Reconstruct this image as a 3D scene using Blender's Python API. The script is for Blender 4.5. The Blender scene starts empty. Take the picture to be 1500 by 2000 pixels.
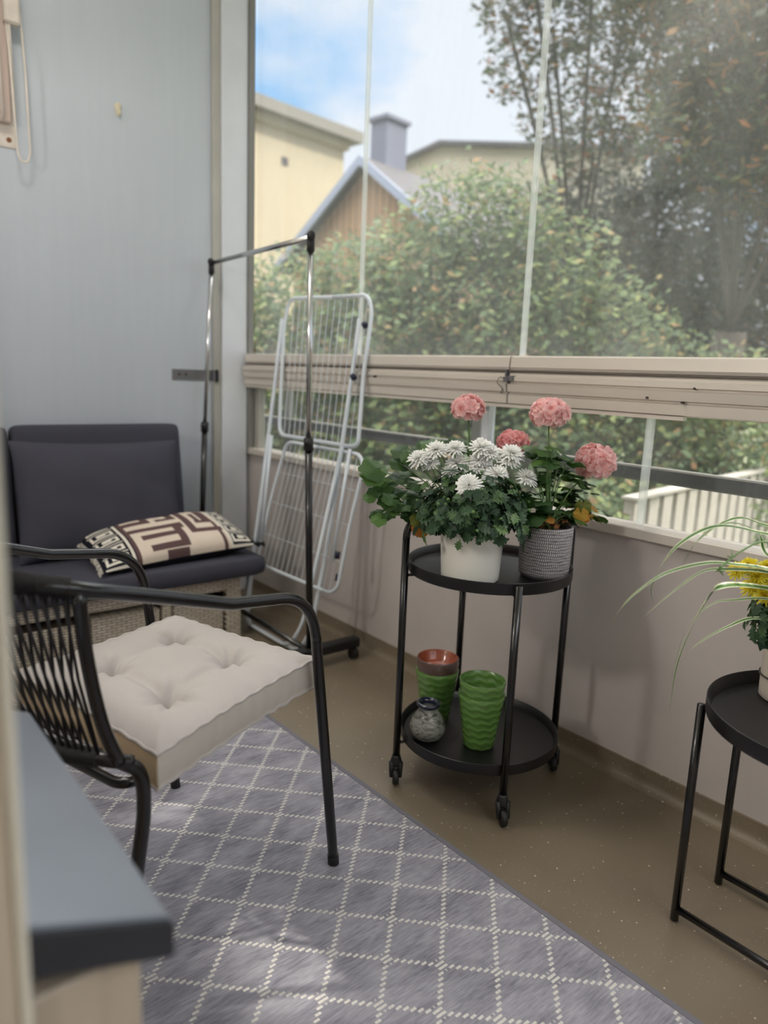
import bpy, math, random
from mathutils import Vector, Matrix
random.seed(7)
scene = bpy.context.scene
COL = scene.collection
# ------------------------------------------------------------------ camera
cam_d = bpy.data.cameras.new('camera'); cam = bpy.data.objects.new('camera', cam_d); COL.objects.link(cam)
vp1 = Vector((-1180.0, 315.0, -1420.0)); Zc = -Vector((-300.0, -7500.0, -1420.0)).normalized()
Yc = (vp1 - Zc * vp1.dot(Zc)).normalized(); Xc = Yc.cross(Zc)
cam.matrix_world = Matrix(((Xc.x, Xc.y, Xc.z, 0.0), (Yc.x, Yc.y, Yc.z, 0.0), (Zc.x, Zc.y, Zc.z, 1.2), (0, 0, 0, 1)))
cam_d.sensor_fit = 'HORIZONTAL'; cam_d.sensor_width = 36.0; cam_d.lens = 36.0 * 1420 / 1500
cam_d.clip_start = 0.02; cam_d.clip_end = 300
cam_d.dof.use_dof = True; cam_d.dof.focus_distance = 1.75; cam_d.dof.aperture_fstop = 2.5
scene.camera = cam
# ------------------------------------------------------------------ exposure, sky, sun
vs = scene.view_settings
vs.view_transform = 'Standard'; vs.look = 'None'; vs.gamma = 1.0; vs.use_curve_mapping = False
vs.exposure = 0.50
SKY = 0.86; SUN = 3.0; HIGH = 7.4; FILL_LAMP = 26.0; FILL_PENDANT = 78.0
SUNDIR = Vector((0.55, -0.45, 0.63)).normalized()
world = bpy.data.worlds.new('sky'); scene.world = world; world.use_nodes = True
wt = world.node_tree; wt.nodes.clear()
def wn(t, **k):
    n = wt.nodes.new(t)
    for a, b in k.items(): setattr(n, a, b)
    return n
tc = wn('ShaderNodeTexCoord')
mp = wn('ShaderNodeMapping'); mp.inputs['Scale'].default_value = (1.0, 1.0, 2.2); mp.inputs['Location'].default_value = (0.35, 0.1, 0.0)
wt.links.new(tc.outputs['Generated'], mp.inputs['Vector'])
nz = wn('ShaderNodeTexNoise'); nz.inputs['Scale'].default_value = 3.2; nz.inputs['Detail'].default_value = 7; nz.inputs['Roughness'].default_value = 0.52
wt.links.new(mp.outputs['Vector'], nz.inputs['Vector'])
# blue opening in the cloud cover (up and to the left of the gable)
dt = wn('ShaderNodeVectorMath', operation='DOT_PRODUCT'); dt.inputs[1].default_value = Vector((0.42, 0.72, 0.60)).normalized()
wt.links.new(tc.outputs['Generated'], dt.inputs[0])
mr = wn('ShaderNodeMapRange'); mr.inputs['From Min'].default_value = 0.94; mr.inputs['From Max'].default_value = 1.0
mr.inputs['To Min'].default_value = 0.10; mr.inputs['To Max'].default_value = -0.17
wt.links.new(dt.outputs['Value'], mr.inputs['Value'])
ad = wn('ShaderNodeMath', operation='ADD'); wt.links.new(nz.outputs['Fac'], ad.inputs[0]); wt.links.new(mr.outputs['Result'], ad.inputs[1])
rp = wn('ShaderNodeValToRGB'); rp.color_ramp.elements[0].position = 0.38; rp.color_ramp.elements[0].color = (0.30, 0.58, 0.95, 1)
rp.color_ramp.elements[1].position = 0.56; rp.color_ramp.elements[1].color = (0.80, 0.86, 0.96, 1)
wt.links.new(ad.outputs[0], rp.inputs[0])
# a brighter sky high up
sx = wn('ShaderNodeSeparateXYZ'); wt.links.new(tc.outputs['Generated'], sx.inputs[0])
br = wn('ShaderNodeMapRange'); br.inputs['From Min'].default_value = 0.44; br.inputs['From Max'].default_value = 0.72
br.inputs['To Min'].default_value = SKY; br.inputs['To Max'].default_value = SKY * HIGH
wt.links.new(sx.outputs['Z'], br.inputs['Value'])
bg = wn('ShaderNodeBackground'); hm = wn('ShaderNodeMapRange'); hm.inputs['From Min'].default_value = 0.40; hm.inputs['From Max'].default_value = 0.60; wt.links.new(sx.outputs['Z'], hm.inputs['Value'])
cm = wn('ShaderNodeMix', data_type='RGBA'); wt.links.new(hm.outputs['Result'], cm.inputs[0]); wt.links.new(rp.outputs['Color'], cm.inputs[6]); cm.inputs[7].default_value = (0.86, 0.86, 0.86, 1)
wt.links.new(cm.outputs[2], bg.inputs['Color']); wt.links.new(br.outputs['Result'], bg.inputs['Strength'])
wo = wn('ShaderNodeOutputWorld'); wt.links.new(bg.outputs[0], wo.inputs[0])
sun_d = bpy.data.lights.new('sun', 'SUN'); sun_d.energy = SUN; sun_d.angle = math.radians(0.6); sun_d.color = (1.0, 0.93, 0.82)
sun = bpy.data.objects.new('sun', sun_d); COL.objects.link(sun); sun.location = (6, -5, 9)
sun.rotation_euler = SUNDIR.to_track_quat('Z', 'Y').to_euler()

# ------------------------------------------------------------------ materials
def srgb(r, g, b):
    f = lambda c: (c / 255) / 12.92 if c / 255 <= 0.04045 else ((c / 255 + 0.055) / 1.055) ** 2.4
    return (f(r), f(g), f(b), 1)
class NT:
    def __init__(s, name):
        s.m = bpy.data.materials.new(name); s.m.use_nodes = True; s.t = s.m.node_tree
        s.b = s.t.nodes['Principled BSDF']; s.out = s.t.nodes['Material Output']
    def n(s, t, **k):
        x = s.t.nodes.new(t)
        for a, b in k.items(): setattr(x, a, b)
        return x
    def l(s, a, b): s.t.links.new(a, b)
    def mth(s, op, a, b=None, c=None):
        x = s.n('ShaderNodeMath', operation=op)
        for i, v in enumerate((a, b, c)):
            if v is None: continue
            if isinstance(v, (int, float)): x.inputs[i].default_value = v
            else: s.l(v, x.inputs[i])
        return x.outputs[0]
    def coord(s, scale=(1, 1, 1), rot=(0, 0, 0), kind='Object'):
        t = s.n('ShaderNodeTexCoord'); m = s.n('ShaderNodeMapping')
        m.inputs['Scale'].default_value = scale; m.inputs['Rotation'].default_value = rot
        s.l(t.outputs[kind], m.inputs[0]); return m.outputs[0]
    def noise(s, vec, scale, detail=3, rough=0.5):
        x = s.n('ShaderNodeTexNoise'); x.inputs['Scale'].default_value = scale; x.inputs['Detail'].default_value = detail
        x.inputs['Roughness'].default_value = rough
        s.l(vec, x.inputs['Vector']); return x.outputs['Fac']
    def ramp(s, fac, stops):
        x = s.n('ShaderNodeValToRGB'); e = x.color_ramp.elements
        while len(e) < len(stops): e.new(0.5)
        for i, (p, c) in enumerate(stops): e[i].position = p; e[i].color = c
        s.l(fac, x.inputs[0]); return x.outputs[0]
    def bump(s, h, strength=0.3, dist=0.002):
        x = s.n('ShaderNodeBump'); x.inputs['Strength'].default_value = strength; x.inputs['Distance'].default_value = dist
        s.l(h, x.inputs['Height']); s.l(x.outputs[0], s.b.inputs['Normal'])
def mat(name, c, rough=0.6, metal=0.0, var=0.0, vscale=8, bump=0.0, bscale=200, stretch=(1, 1, 1), spec=0.5, coat=0.0):
    s = NT(name); s.b.inputs['Roughness'].default_value = rough; s.b.inputs['Metallic'].default_value = metal
    s.b.inputs['Specular IOR Level'].default_value = spec; s.b.inputs['Coat Weight'].default_value = coat
    s.b.inputs['Base Color'].default_value = c
    v = s.coord(stretch)
    if var > 0:
        f = s.noise(v, vscale, 4)
        s.l(s.ramp(f, [(0.3, tuple(x * (1 - var) for x in c[:3]) + (1,)), (0.7, tuple(min(1, x * (1 + var)) for x in c[:3]) + (1,))]), s.b.inputs['Base Color'])
    if bump > 0: s.bump(s.noise(v, bscale, 2), bump, 0.001)
    return s.m
M = {}
M['end_wall'] = mat('painted_wallboard', srgb(190, 197, 205), 0.6, var=0.015, vscale=3, bump=0.22, bscale=60, stretch=(12, 1, 0.9))
M['parapet'] = mat('parapet_board', srgb(196, 188, 184), 0.55, var=0.05, vscale=4, bump=0.15, bscale=30)
M['white_post'] = mat('white_painted_post', srgb(214, 218, 224), 0.5, var=0.03)
M['trim'] = mat('beige_trim', srgb(178, 176, 168), 0.45, var=0.06, vscale=5)
M['alu'] = mat('aged_aluminium_profile', srgb(214, 206, 196), 0.42, metal=0.15, var=0.03, vscale=10, stretch=(1, .3, 2))
M['dark_gap'] = mat('dark_groove', srgb(70, 62, 55), 0.7)
M['frame_grey'] = mat('grey_frame', srgb(128, 128, 124), 0.5)
M['black_metal'] = mat('black_powder_coat', srgb(15, 14, 16), 0.22, coat=0.3, bump=0.15, bscale=700)
M['black_matte'] = mat('black_plastic', srgb(26, 26, 28), 0.5, bump=0.2, bscale=300)
M['tray'] = mat('black_tray_metal', srgb(23, 22, 24), 0.38, var=0.2, vscale=12, bump=0.1, bscale=400)
M['cord'] = mat('black_cord', srgb(24, 20, 23), 0.6)
M['chrome'] = mat('chrome', srgb(205, 205, 205), 0.18, metal=1.0)
M['white_wire'] = mat('white_coated_tube', srgb(214, 222, 230), 0.35, coat=0.3)
M['rust'] = mat('rust', srgb(128, 86, 52), 0.8)
M['blue_clip'] = mat('navy_clip', srgb(30, 36, 62), 0.45)
M['cream_plastic'] = mat('cream_plastic', srgb(214, 204, 178), 0.45)
M['airer_white'] = mat('yellowed_enamel', srgb(216, 206, 196), 0.4, var=0.08, vscale=20)
M['bracket'] = mat('grey_bracket', srgb(112, 112, 116), 0.5, metal=0.2, var=0.08)
M['cream_wood'] = mat('cream_painted_wood', srgb(194, 180, 160), 0.5, var=0.10, vscale=6, stretch=(8, 8, 0.7))
M['bead'] = mat('pale_bead', srgb(226, 221, 206), 0.5)
M['sill_metal'] = mat('grey_sill_metal', srgb(148, 156, 168), 0.32, metal=0.2, var=0.1, vscale=4)
M['sill_band'] = mat('dark_sill_fold', srgb(46, 48, 54), 0.5, var=0.1, vscale=9)
M['sofa_fabric'] = mat('charcoal_fabric', srgb(72, 72, 82), 0.95, var=0.14, vscale=900, bump=0.5, bscale=1200, spec=0.15)
M['sofa_edge'] = mat('charcoal_piping', srgb(62, 62, 70), 0.95)
M['seat_fabric'] = mat('pale_grey_cotton', srgb(186, 180, 177), 0.9, var=0.03, vscale=500, bump=0.25, bscale=900, spec=0.2)
M['seat_side'] = mat('cream_cotton', srgb(194, 187, 178), 0.9, var=0.02, vscale=500, bump=0.25, bscale=900, spec=0.2)
M['pil_cream'] = mat('cream_linen', srgb(216, 202, 186), 0.9, var=0.07, vscale=300, bump=0.3, bscale=900, spec=0.15)
M['pil_brown'] = mat('brown_print', srgb(94, 74, 74), 0.92, spec=0.15)
M['pil_black'] = mat('black_print', srgb(30, 30, 38), 0.92, spec=0.15)
M['pil_white'] = mat('white_print', srgb(222, 216, 204), 0.92, spec=0.15)
M['white_ceramic'] = mat('white_pot_glaze', srgb(246, 243, 232), 0.35, coat=0.2, var=0.02)
M['cream_ceramic'] = mat('cream_pot_glaze', srgb(204, 194, 180), 0.4, coat=0.2)
M['soil'] = mat('dark_soil', srgb(58, 36, 28), 0.95, var=0.5, vscale=120, bump=1, bscale=120)
M['terracotta'] = mat('glazed_terracotta', srgb(150, 74, 46), 0.35, var=0.25, vscale=30, coat=0.4)
M['brown_glaze'] = mat('brown_glaze', srgb(98, 76, 68), 0.3, var=0.3, vscale=25, coat=0.4)
M['stem'] = mat('green_stem', srgb(96, 128, 70), 0.6)
M['dry'] = mat('dry_leaf', srgb(150, 98, 62), 0.85, var=0.3, vscale=60)
M['bark'] = mat('bark', srgb(62, 54, 46), 0.9, var=0.3, vscale=20, bump=1, bscale=30)
M['plaster_yellow'] = mat('cream_plaster', srgb(176, 164, 138), 0.9, var=0.03, vscale=1)
M['plaster_beige'] = mat('beige_plaster', srgb(166, 158, 140), 0.9, var=0.03, vscale=1)
M['roof_grey'] = mat('grey_roof_tiles', srgb(70, 66, 70), 0.8, var=0.15, vscale=3, stretch=(1, 4, 4))
M['fascia'] = mat('blue_grey_fascia', srgb(134, 142, 160), 0.6)
M['chimney'] = mat('slate_chimney', srgb(98, 101, 118), 0.7, var=0.08, vscale=2)
M['grass'] = mat('grass', srgb(112, 116, 88), 0.95, var=0.3, vscale=3)
M['fence'] = mat('sunbleached_boards', srgb(172, 166, 156), 0.85, var=0.12, vscale=10, stretch=(6, 6, 1))
M['rail_dark'] = mat('dark_handrail', srgb(36, 36, 38), 0.5, var=0.2, vscale=6)
M['rail_light'] = mat('pale_rail_top', srgb(180, 178, 172), 0.5)  # paler strip along the handrail's inner top edge
M['concrete'] = mat('concrete', srgb(170, 166, 158), 0.85, var=0.1)
M['interior'] = mat('interior_paint', srgb(232, 230, 226), 0.8)

# speckled olive vinyl floor
s = NT('speckled_vinyl'); v = s.coord()
base = s.ramp(s.noise(v, 3, 4), [(0.3, srgb(116, 104, 87)), (0.7, srgb(128, 116, 98))])
vo = s.n('ShaderNodeTexVoronoi'); vo.inputs['Scale'].default_value = 75; s.l(v, vo.inputs['Vector'])
sep = s.n('ShaderNodeSeparateColor'); s.l(vo.outputs['Color'], sep.inputs[0])
big = s.mth('LESS_THAN', vo.outputs['Distance'], s.mth('MULTIPLY', sep.outputs[0], 0.20))
pick = s.mth('MULTIPLY', big, s.mth('GREATER_THAN', sep.outputs[1], 0.72))
mx = s.n('ShaderNodeMix', data_type='RGBA'); s.l(pick, mx.inputs[0]); s.l(base, mx.inputs[6]); mx.inputs[7].default_value = srgb(206, 198, 176)
vo2 = s.n('ShaderNodeTexVoronoi'); vo2.inputs['Scale'].default_value = 190; s.l(v, vo2.inputs['Vector'])
sp2 = s.n('ShaderNodeSeparateColor'); s.l(vo2.outputs['Color'], sp2.inputs[0])
pk2 = s.mth('MULTIPLY', s.mth('LESS_THAN', vo2.outputs['Distance'], 0.18), s.mth('GREATER_THAN', sp2.outputs[0], 0.9))
mx2 = s.n('ShaderNodeMix', data_type='RGBA'); s.l(pk2, mx2.inputs[0]); s.l(mx.outputs[2], mx2.inputs[6]); mx2.inputs[7].default_value = srgb(180, 172, 150)
s.l(mx2.outputs[2], s.b.inputs['Base Color']); s.b.inputs['Roughness'].default_value = 0.42
s.bump(s.noise(v, 60, 3), 0.12, 0.001); M['vinyl'] = s.m

# rug: grey weave with a white broken lattice, worked out in metres on the rug
s = NT('lattice_rug'); v = s.coord()
xyz = s.n('ShaderNodeSeparateXYZ'); s.l(v, xyz.inputs[0])
X = s.mth('DIVIDE', s.mth('SUBTRACT', xyz.outputs[0], 0.625), 0.081)
Y = s.mth('DIVIDE', s.mth('SUBTRACT', xyz.outputs[1], 1.550), 0.0805)
Yr = s.mth('MULTIPLY', Y, 8.0)
Yf = s.mth('FRACT', Yr); Yq = s.mth('DIVIDE', s.mth('ADD', s.mth('FLOOR', Yr), 0.5), 8.0)
def wrap(a): return s.mth('ABSOLUTE', s.mth('WRAP', a, 1.0, -1.0))
d1 = wrap(s.mth('SUBTRACT', X, Yq)); d2 = wrap(s.mth('ADD', X, Yq))
dmax = s.mth('MAXIMUM', d1, d2); dmin = s.mth('MINIMUM', d1, d2)
w = s.mth('ADD', 0.080, s.mth('MULTIPLY', s.mth('LESS_THAN', dmax, 0.20), 0.13))
tick = s.mth('MULTIPLY', s.mth('LESS_THAN', dmin, w), s.mth('MULTIPLY', s.mth('GREATER_THAN', Yf, 0.22), s.mth('LESS_THAN', Yf, 0.80)))
v2 = s.coord((0.12, 1, 1)); v3 = s.coord((0.5, 1, 1))
g = s.ramp(s.mth('ADD', s.mth('MULTIPLY', s.noise(v2, 260, 3), 0.5), s.mth('MULTIPLY', s.noise(v3, 18, 3), 0.5)), [(0.32, srgb(112, 111, 122)), (0.68, srgb(166, 164, 172))])
wh = s.ramp(s.noise(v, 300, 2), [(0.3, srgb(190, 186, 182)), (0.7, srgb(216, 212, 206))])
mx = s.n('ShaderNodeMix', data_type='RGBA'); s.l(tick, mx.inputs[0]); s.l(g, mx.inputs[6]); s.l(wh, mx.inputs[7])
s.l(mx.outputs[2], s.b.inputs['Base Color']); s.b.inputs['Roughness'].default_value = 0.95; s.b.inputs['Specular IOR Level'].default_value = 0.1
s.bump(s.mth('ADD', s.noise(v2, 300, 2), tick), 0.4, 0.001); M['rug'] = s.m

# woven rattan
s = NT('woven_rattan'); v = s.coord((1, 1, 1), (math.radians(90), 0, 0))
bk = s.n('ShaderNodeTexBrick'); bk.inputs['Scale'].default_value = 1.0; bk.inputs['Brick Width'].default_value = 0.040; bk.inputs['Row Height'].default_value = 0.0115
bk.inputs['Mortar Size'].default_value = 0.0018; bk.inputs['Mortar Smooth'].default_value = 0.6
bk.inputs['Color1'].default_value = srgb(214, 202, 184); bk.inputs['Color2'].default_value = srgb(232, 221, 204); bk.inputs['Mortar'].default_value = srgb(92, 80, 68)
s.l(v, bk.inputs['Vector']); s.l(bk.outputs['Color'], s.b.inputs['Base Color']); s.b.inputs['Roughness'].default_value = 0.6
inv = s.mth('SUBTRACT', 1.0, bk.outputs['Fac']); s.bump(inv, 1.0, 0.003); M['rattan'] = s.m

# dotted grey stoneware: rows of pale dashes (u around, v up)
s = NT('dash_glaze'); t = s.n('ShaderNodeTexCoord'); x = s.n('ShaderNodeSeparateXYZ'); s.l(t.outputs['UV'], x.inputs[0])
nn = s.noise(t.outputs['UV'], 14, 2)
vv = s.mth('ADD', s.mth('MULTIPLY', x.outputs[1], 21.0), s.mth('MULTIPLY', nn, 1.4)); row = s.mth('FLOOR', vv)
uu = s.mth('ADD', s.mth('MULTIPLY', x.outputs[0], 78.0), s.mth('MULTIPLY', s.mth('SINE', s.mth('MULTIPLY', row, 12.9898)), 3.7))
fu = s.mth('FRACT', uu); fv = s.mth('FRACT', vv)
dd = s.mth('MULTIPLY', s.mth('MULTIPLY', s.mth('GREATER_THAN', fu, 0.22), s.mth('LESS_THAN', fu, 0.80)), s.mth('MULTIPLY', s.mth('GREATER_THAN', fv, 0.14), s.mth('LESS_THAN', fv, 0.86)))
dd = s.mth('MULTIPLY', dd, s.mth('GREATER_THAN', x.outputs[1], 0.045))
mx = s.n('ShaderNodeMix', data_type='RGBA'); s.l(dd, mx.inputs[0]); mx.inputs[6].default_value = srgb(104, 99, 104); mx.inputs[7].default_value = srgb(206, 200, 198)
s.l(mx.outputs[2], s.b.inputs['Base Color']); s.b.inputs['Roughness'].default_value = 0.6; M['dash'] = s.m

# green glaze with wavy ridges
s = NT('green_ridged_glaze'); t = s.n('ShaderNodeTexCoord'); x = s.n('ShaderNodeSeparateXYZ'); s.l(t.outputs['UV'], x.inputs[0])
wv = s.mth('SINE', s.mth('ADD', s.mth('MULTIPLY', x.outputs[1], 118.0), s.mth('MULTIPLY', s.mth('SINE', s.mth('ADD', s.mth('MULTIPLY', x.outputs[0], 56.0), s.mth('MULTIPLY', x.outputs[1], 21.0))), 0.8)))
s.l(s.ramp(wv, [(0.0, srgb(88, 126, 58)), (1.0, srgb(104, 146, 72))]), s.b.inputs['Base Color'])
s.bump(wv, 0.35, 0.002); s.b.inputs['Roughness'].default_value = 0.22; s.b.inputs['Coat Weight'].default_value = 0.5; M['green_glaze'] = s.m

# grey-white glass vase
s = NT('crackled_glass'); v = s.coord((1, 1, 2.2))
wa = s.n('ShaderNodeTexNoise'); wa.inputs['Scale'].default_value = 34; wa.inputs['Detail'].default_value = 3; wa.inputs['Distortion'].default_value = 1.5; s.l(v, wa.inputs['Vector'])
s.l(s.ramp(wa.outputs['Fac'], [(0.36, srgb(98, 102, 96)), (0.52, srgb(170, 170, 160)), (0.7, srgb(130, 134, 124))]), s.b.inputs['Base Color'])
s.b.inputs['Roughness'].default_value = 0.12; s.b.inputs['Transmission Weight'].default_value = 0.35; s.b.inputs['IOR'].default_value = 1.45
s.bump(wa.outputs['Fac'], 0.8, 0.004); M['glass_vase'] = s.m
M['navy_glass'] = mat('navy_glass_rim', srgb(28, 32, 52), 0.15, coat=0.5)

# window glass: clear, reflecting, faintly dusty
def glass(name, dust, lo=0.9):
    s = NT(name); s.t.nodes.remove(s.b)
    tr = s.n('ShaderNodeBsdfTransparent'); tr.inputs[0].default_value = (0.97, 0.97, 0.965, 1)
    gl = s.n('ShaderNodeBsdfGlossy'); gl.inputs['Roughness'].default_value = 0.02
    fr = s.n('ShaderNodeFresnel'); ge = s.n('ShaderNodeNewGeometry'); s.l(s.mth('SUBTRACT', 1.45, s.mth('MULTIPLY', ge.outputs['Backfacing'], 0.7603)), fr.inputs['IOR'])
    m1 = s.n('ShaderNodeMixShader'); s.l(s.mth('MULTIPLY', fr.outputs[0], 0.8), m1.inputs[0]); s.l(tr.outputs[0], m1.inputs[1]); s.l(gl.outputs[0], m1.inputs[2])
    df = s.n('ShaderNodeBsdfTranslucent'); df.inputs[0].default_value = (0.9, 0.92, 0.9, 1)
    v = s.coord((1, 3, 1.0)); f = s.ramp(s.noise(v, 2.2, 5, 0.6), [(0.3, (dust * 0.5,) * 3 + (1,)), (0.75, (dust * 1.2,) * 3 + (1,))])
    m2 = s.n('ShaderNodeMixShader'); s.l(f, m2.inputs[0]); s.l(m1.outputs[0], m2.inputs[1]); s.l(df.outputs[0], m2.inputs[2])
    s.l(m2.outputs[0], s.out.inputs[0]); return s.m
M['glass'] = glass('dusty_window_glass', 0.075)
M['glass_low'] = glass('dusty_lower_glass', 0.05)
M['seal'] = glass('milky_edge_strip', 0.45)

# foliage: colour by a per-leaf random value, light passes through
def leafmat(name, stops, trans=0.35, rough=0.5, spec=0.4):
    s = NT(name); a = s.n('ShaderNodeAttribute', attribute_name='rnd')
    c = s.ramp(a.outputs['Fac'], [(p, srgb(*q)) for p, q in stops])
    s.l(c, s.b.inputs['Base Color']); s.b.inputs['Roughness'].default_value = rough; s.b.inputs['Specular IOR Level'].default_value = spec
    tl = s.n('ShaderNodeBsdfTranslucent'); s.l(c, tl.inputs[0])
    m = s.n('ShaderNodeMixShader'); m.inputs[0].default_value = trans
    s.l(s.b.outputs[0], m.inputs[1]); s.l(tl.outputs[0], m.inputs[2]); s.l(m.outputs[0], s.out.inputs[0]); return s.m
M['hedge_leaf'] = leafmat('hedge_leaves', [(0.0, (78, 98, 68)), (0.55, (108, 128, 84)), (0.88, (142, 154, 92)), (1.0, (166, 126, 88))], 0.4)
M['tree_leaf'] = leafmat('maple_leaves', [(0.0, (50, 62, 40)), (0.6, (78, 92, 54)), (0.86, (122, 96, 54)), (1.0, (158, 96, 52))], 0.35)
M['dark_leaf'] = leafmat('conifer_leaves', [(0.0, (46, 54, 42)), (0.7, (66, 76, 54)), (1.0, (110, 82, 58))], 0.3)
M['ger_leaf'] = leafmat('geranium_leaf', [(0.0, (44, 74, 36)), (0.6, (66, 100, 46)), (0.85, (90, 124, 60)), (0.93, (190, 168, 60)), (1.0, (200, 130, 54))], 0.3)
M['mum_leaf'] = leafmat('mum_leaf', [(0.0, (34, 58, 40)), (0.7, (58, 88, 56)), (1.0, (84, 112, 66))], 0.2)
M['yellow_leaf'] = leafmat('withered_leaf', [(0.0, (196, 160, 54)), (0.5, (206, 132, 48)), (1.0, (120, 128, 52))], 0.35)
M['petal_pink'] = leafmat('pink_petal', [(0.0, (240, 156, 152)), (0.35, (248, 190, 186)), (0.75, (251, 210, 208)), (1.0, (254, 232, 232))], 0.35, 0.6, 0.2)
M['petal_deep'] = leafmat('deeper_pink_petal', [(0.0, (228, 126, 128)), (0.4, (242, 164, 164)), (1.0, (249, 204, 204))], 0.35, 0.6, 0.2)
M['petal_white'] = leafmat('white_petal', [(0.0, (216, 216, 186)), (0.3, (247, 247, 240)), (1.0, (255, 255, 253))], 0.12, 0.6, 0.2)
M['petal_yellow'] = leafmat('yellow_petal', [(0.0, (214, 186, 30)), (1.0, (240, 226, 70))], 0.25, 0.6, 0.2)
# striped spider-plant blade: pale margin, green middle (u across)
s = NT('striped_blade'); a = s.n('ShaderNodeAttribute', attribute_name='rnd')
c = s.ramp(a.outputs['Fac'], [(0.0, srgb(226, 228, 196)), (0.35, srgb(206, 214, 166)), (0.5, srgb(96, 138, 62)), (1.0, srgb(60, 104, 44))])
s.l(c, s.b.inputs['Base Color']); s.b.inputs['Roughness'].default_value = 0.4; M['blade'] = s.m
# vertical plank cladding
s = NT('brown_planks'); v = s.coord(); x = s.n('ShaderNodeSeparateXYZ'); s.l(v, x.inputs[0])
fr = s.mth('FRACT', s.mth('MULTIPLY', x.outputs[1], 5.5))
s.l(s.ramp(fr, [(0.0, srgb(90, 68, 52)), (0.12, srgb(90, 68, 52)), (0.16, srgb(146, 118, 92)), (1.0, srgb(154, 126, 98))]), s.b.inputs['Base Color'])
s.b.inputs['Roughness'].default_value = 0.8; M['planks'] = s.m

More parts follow.
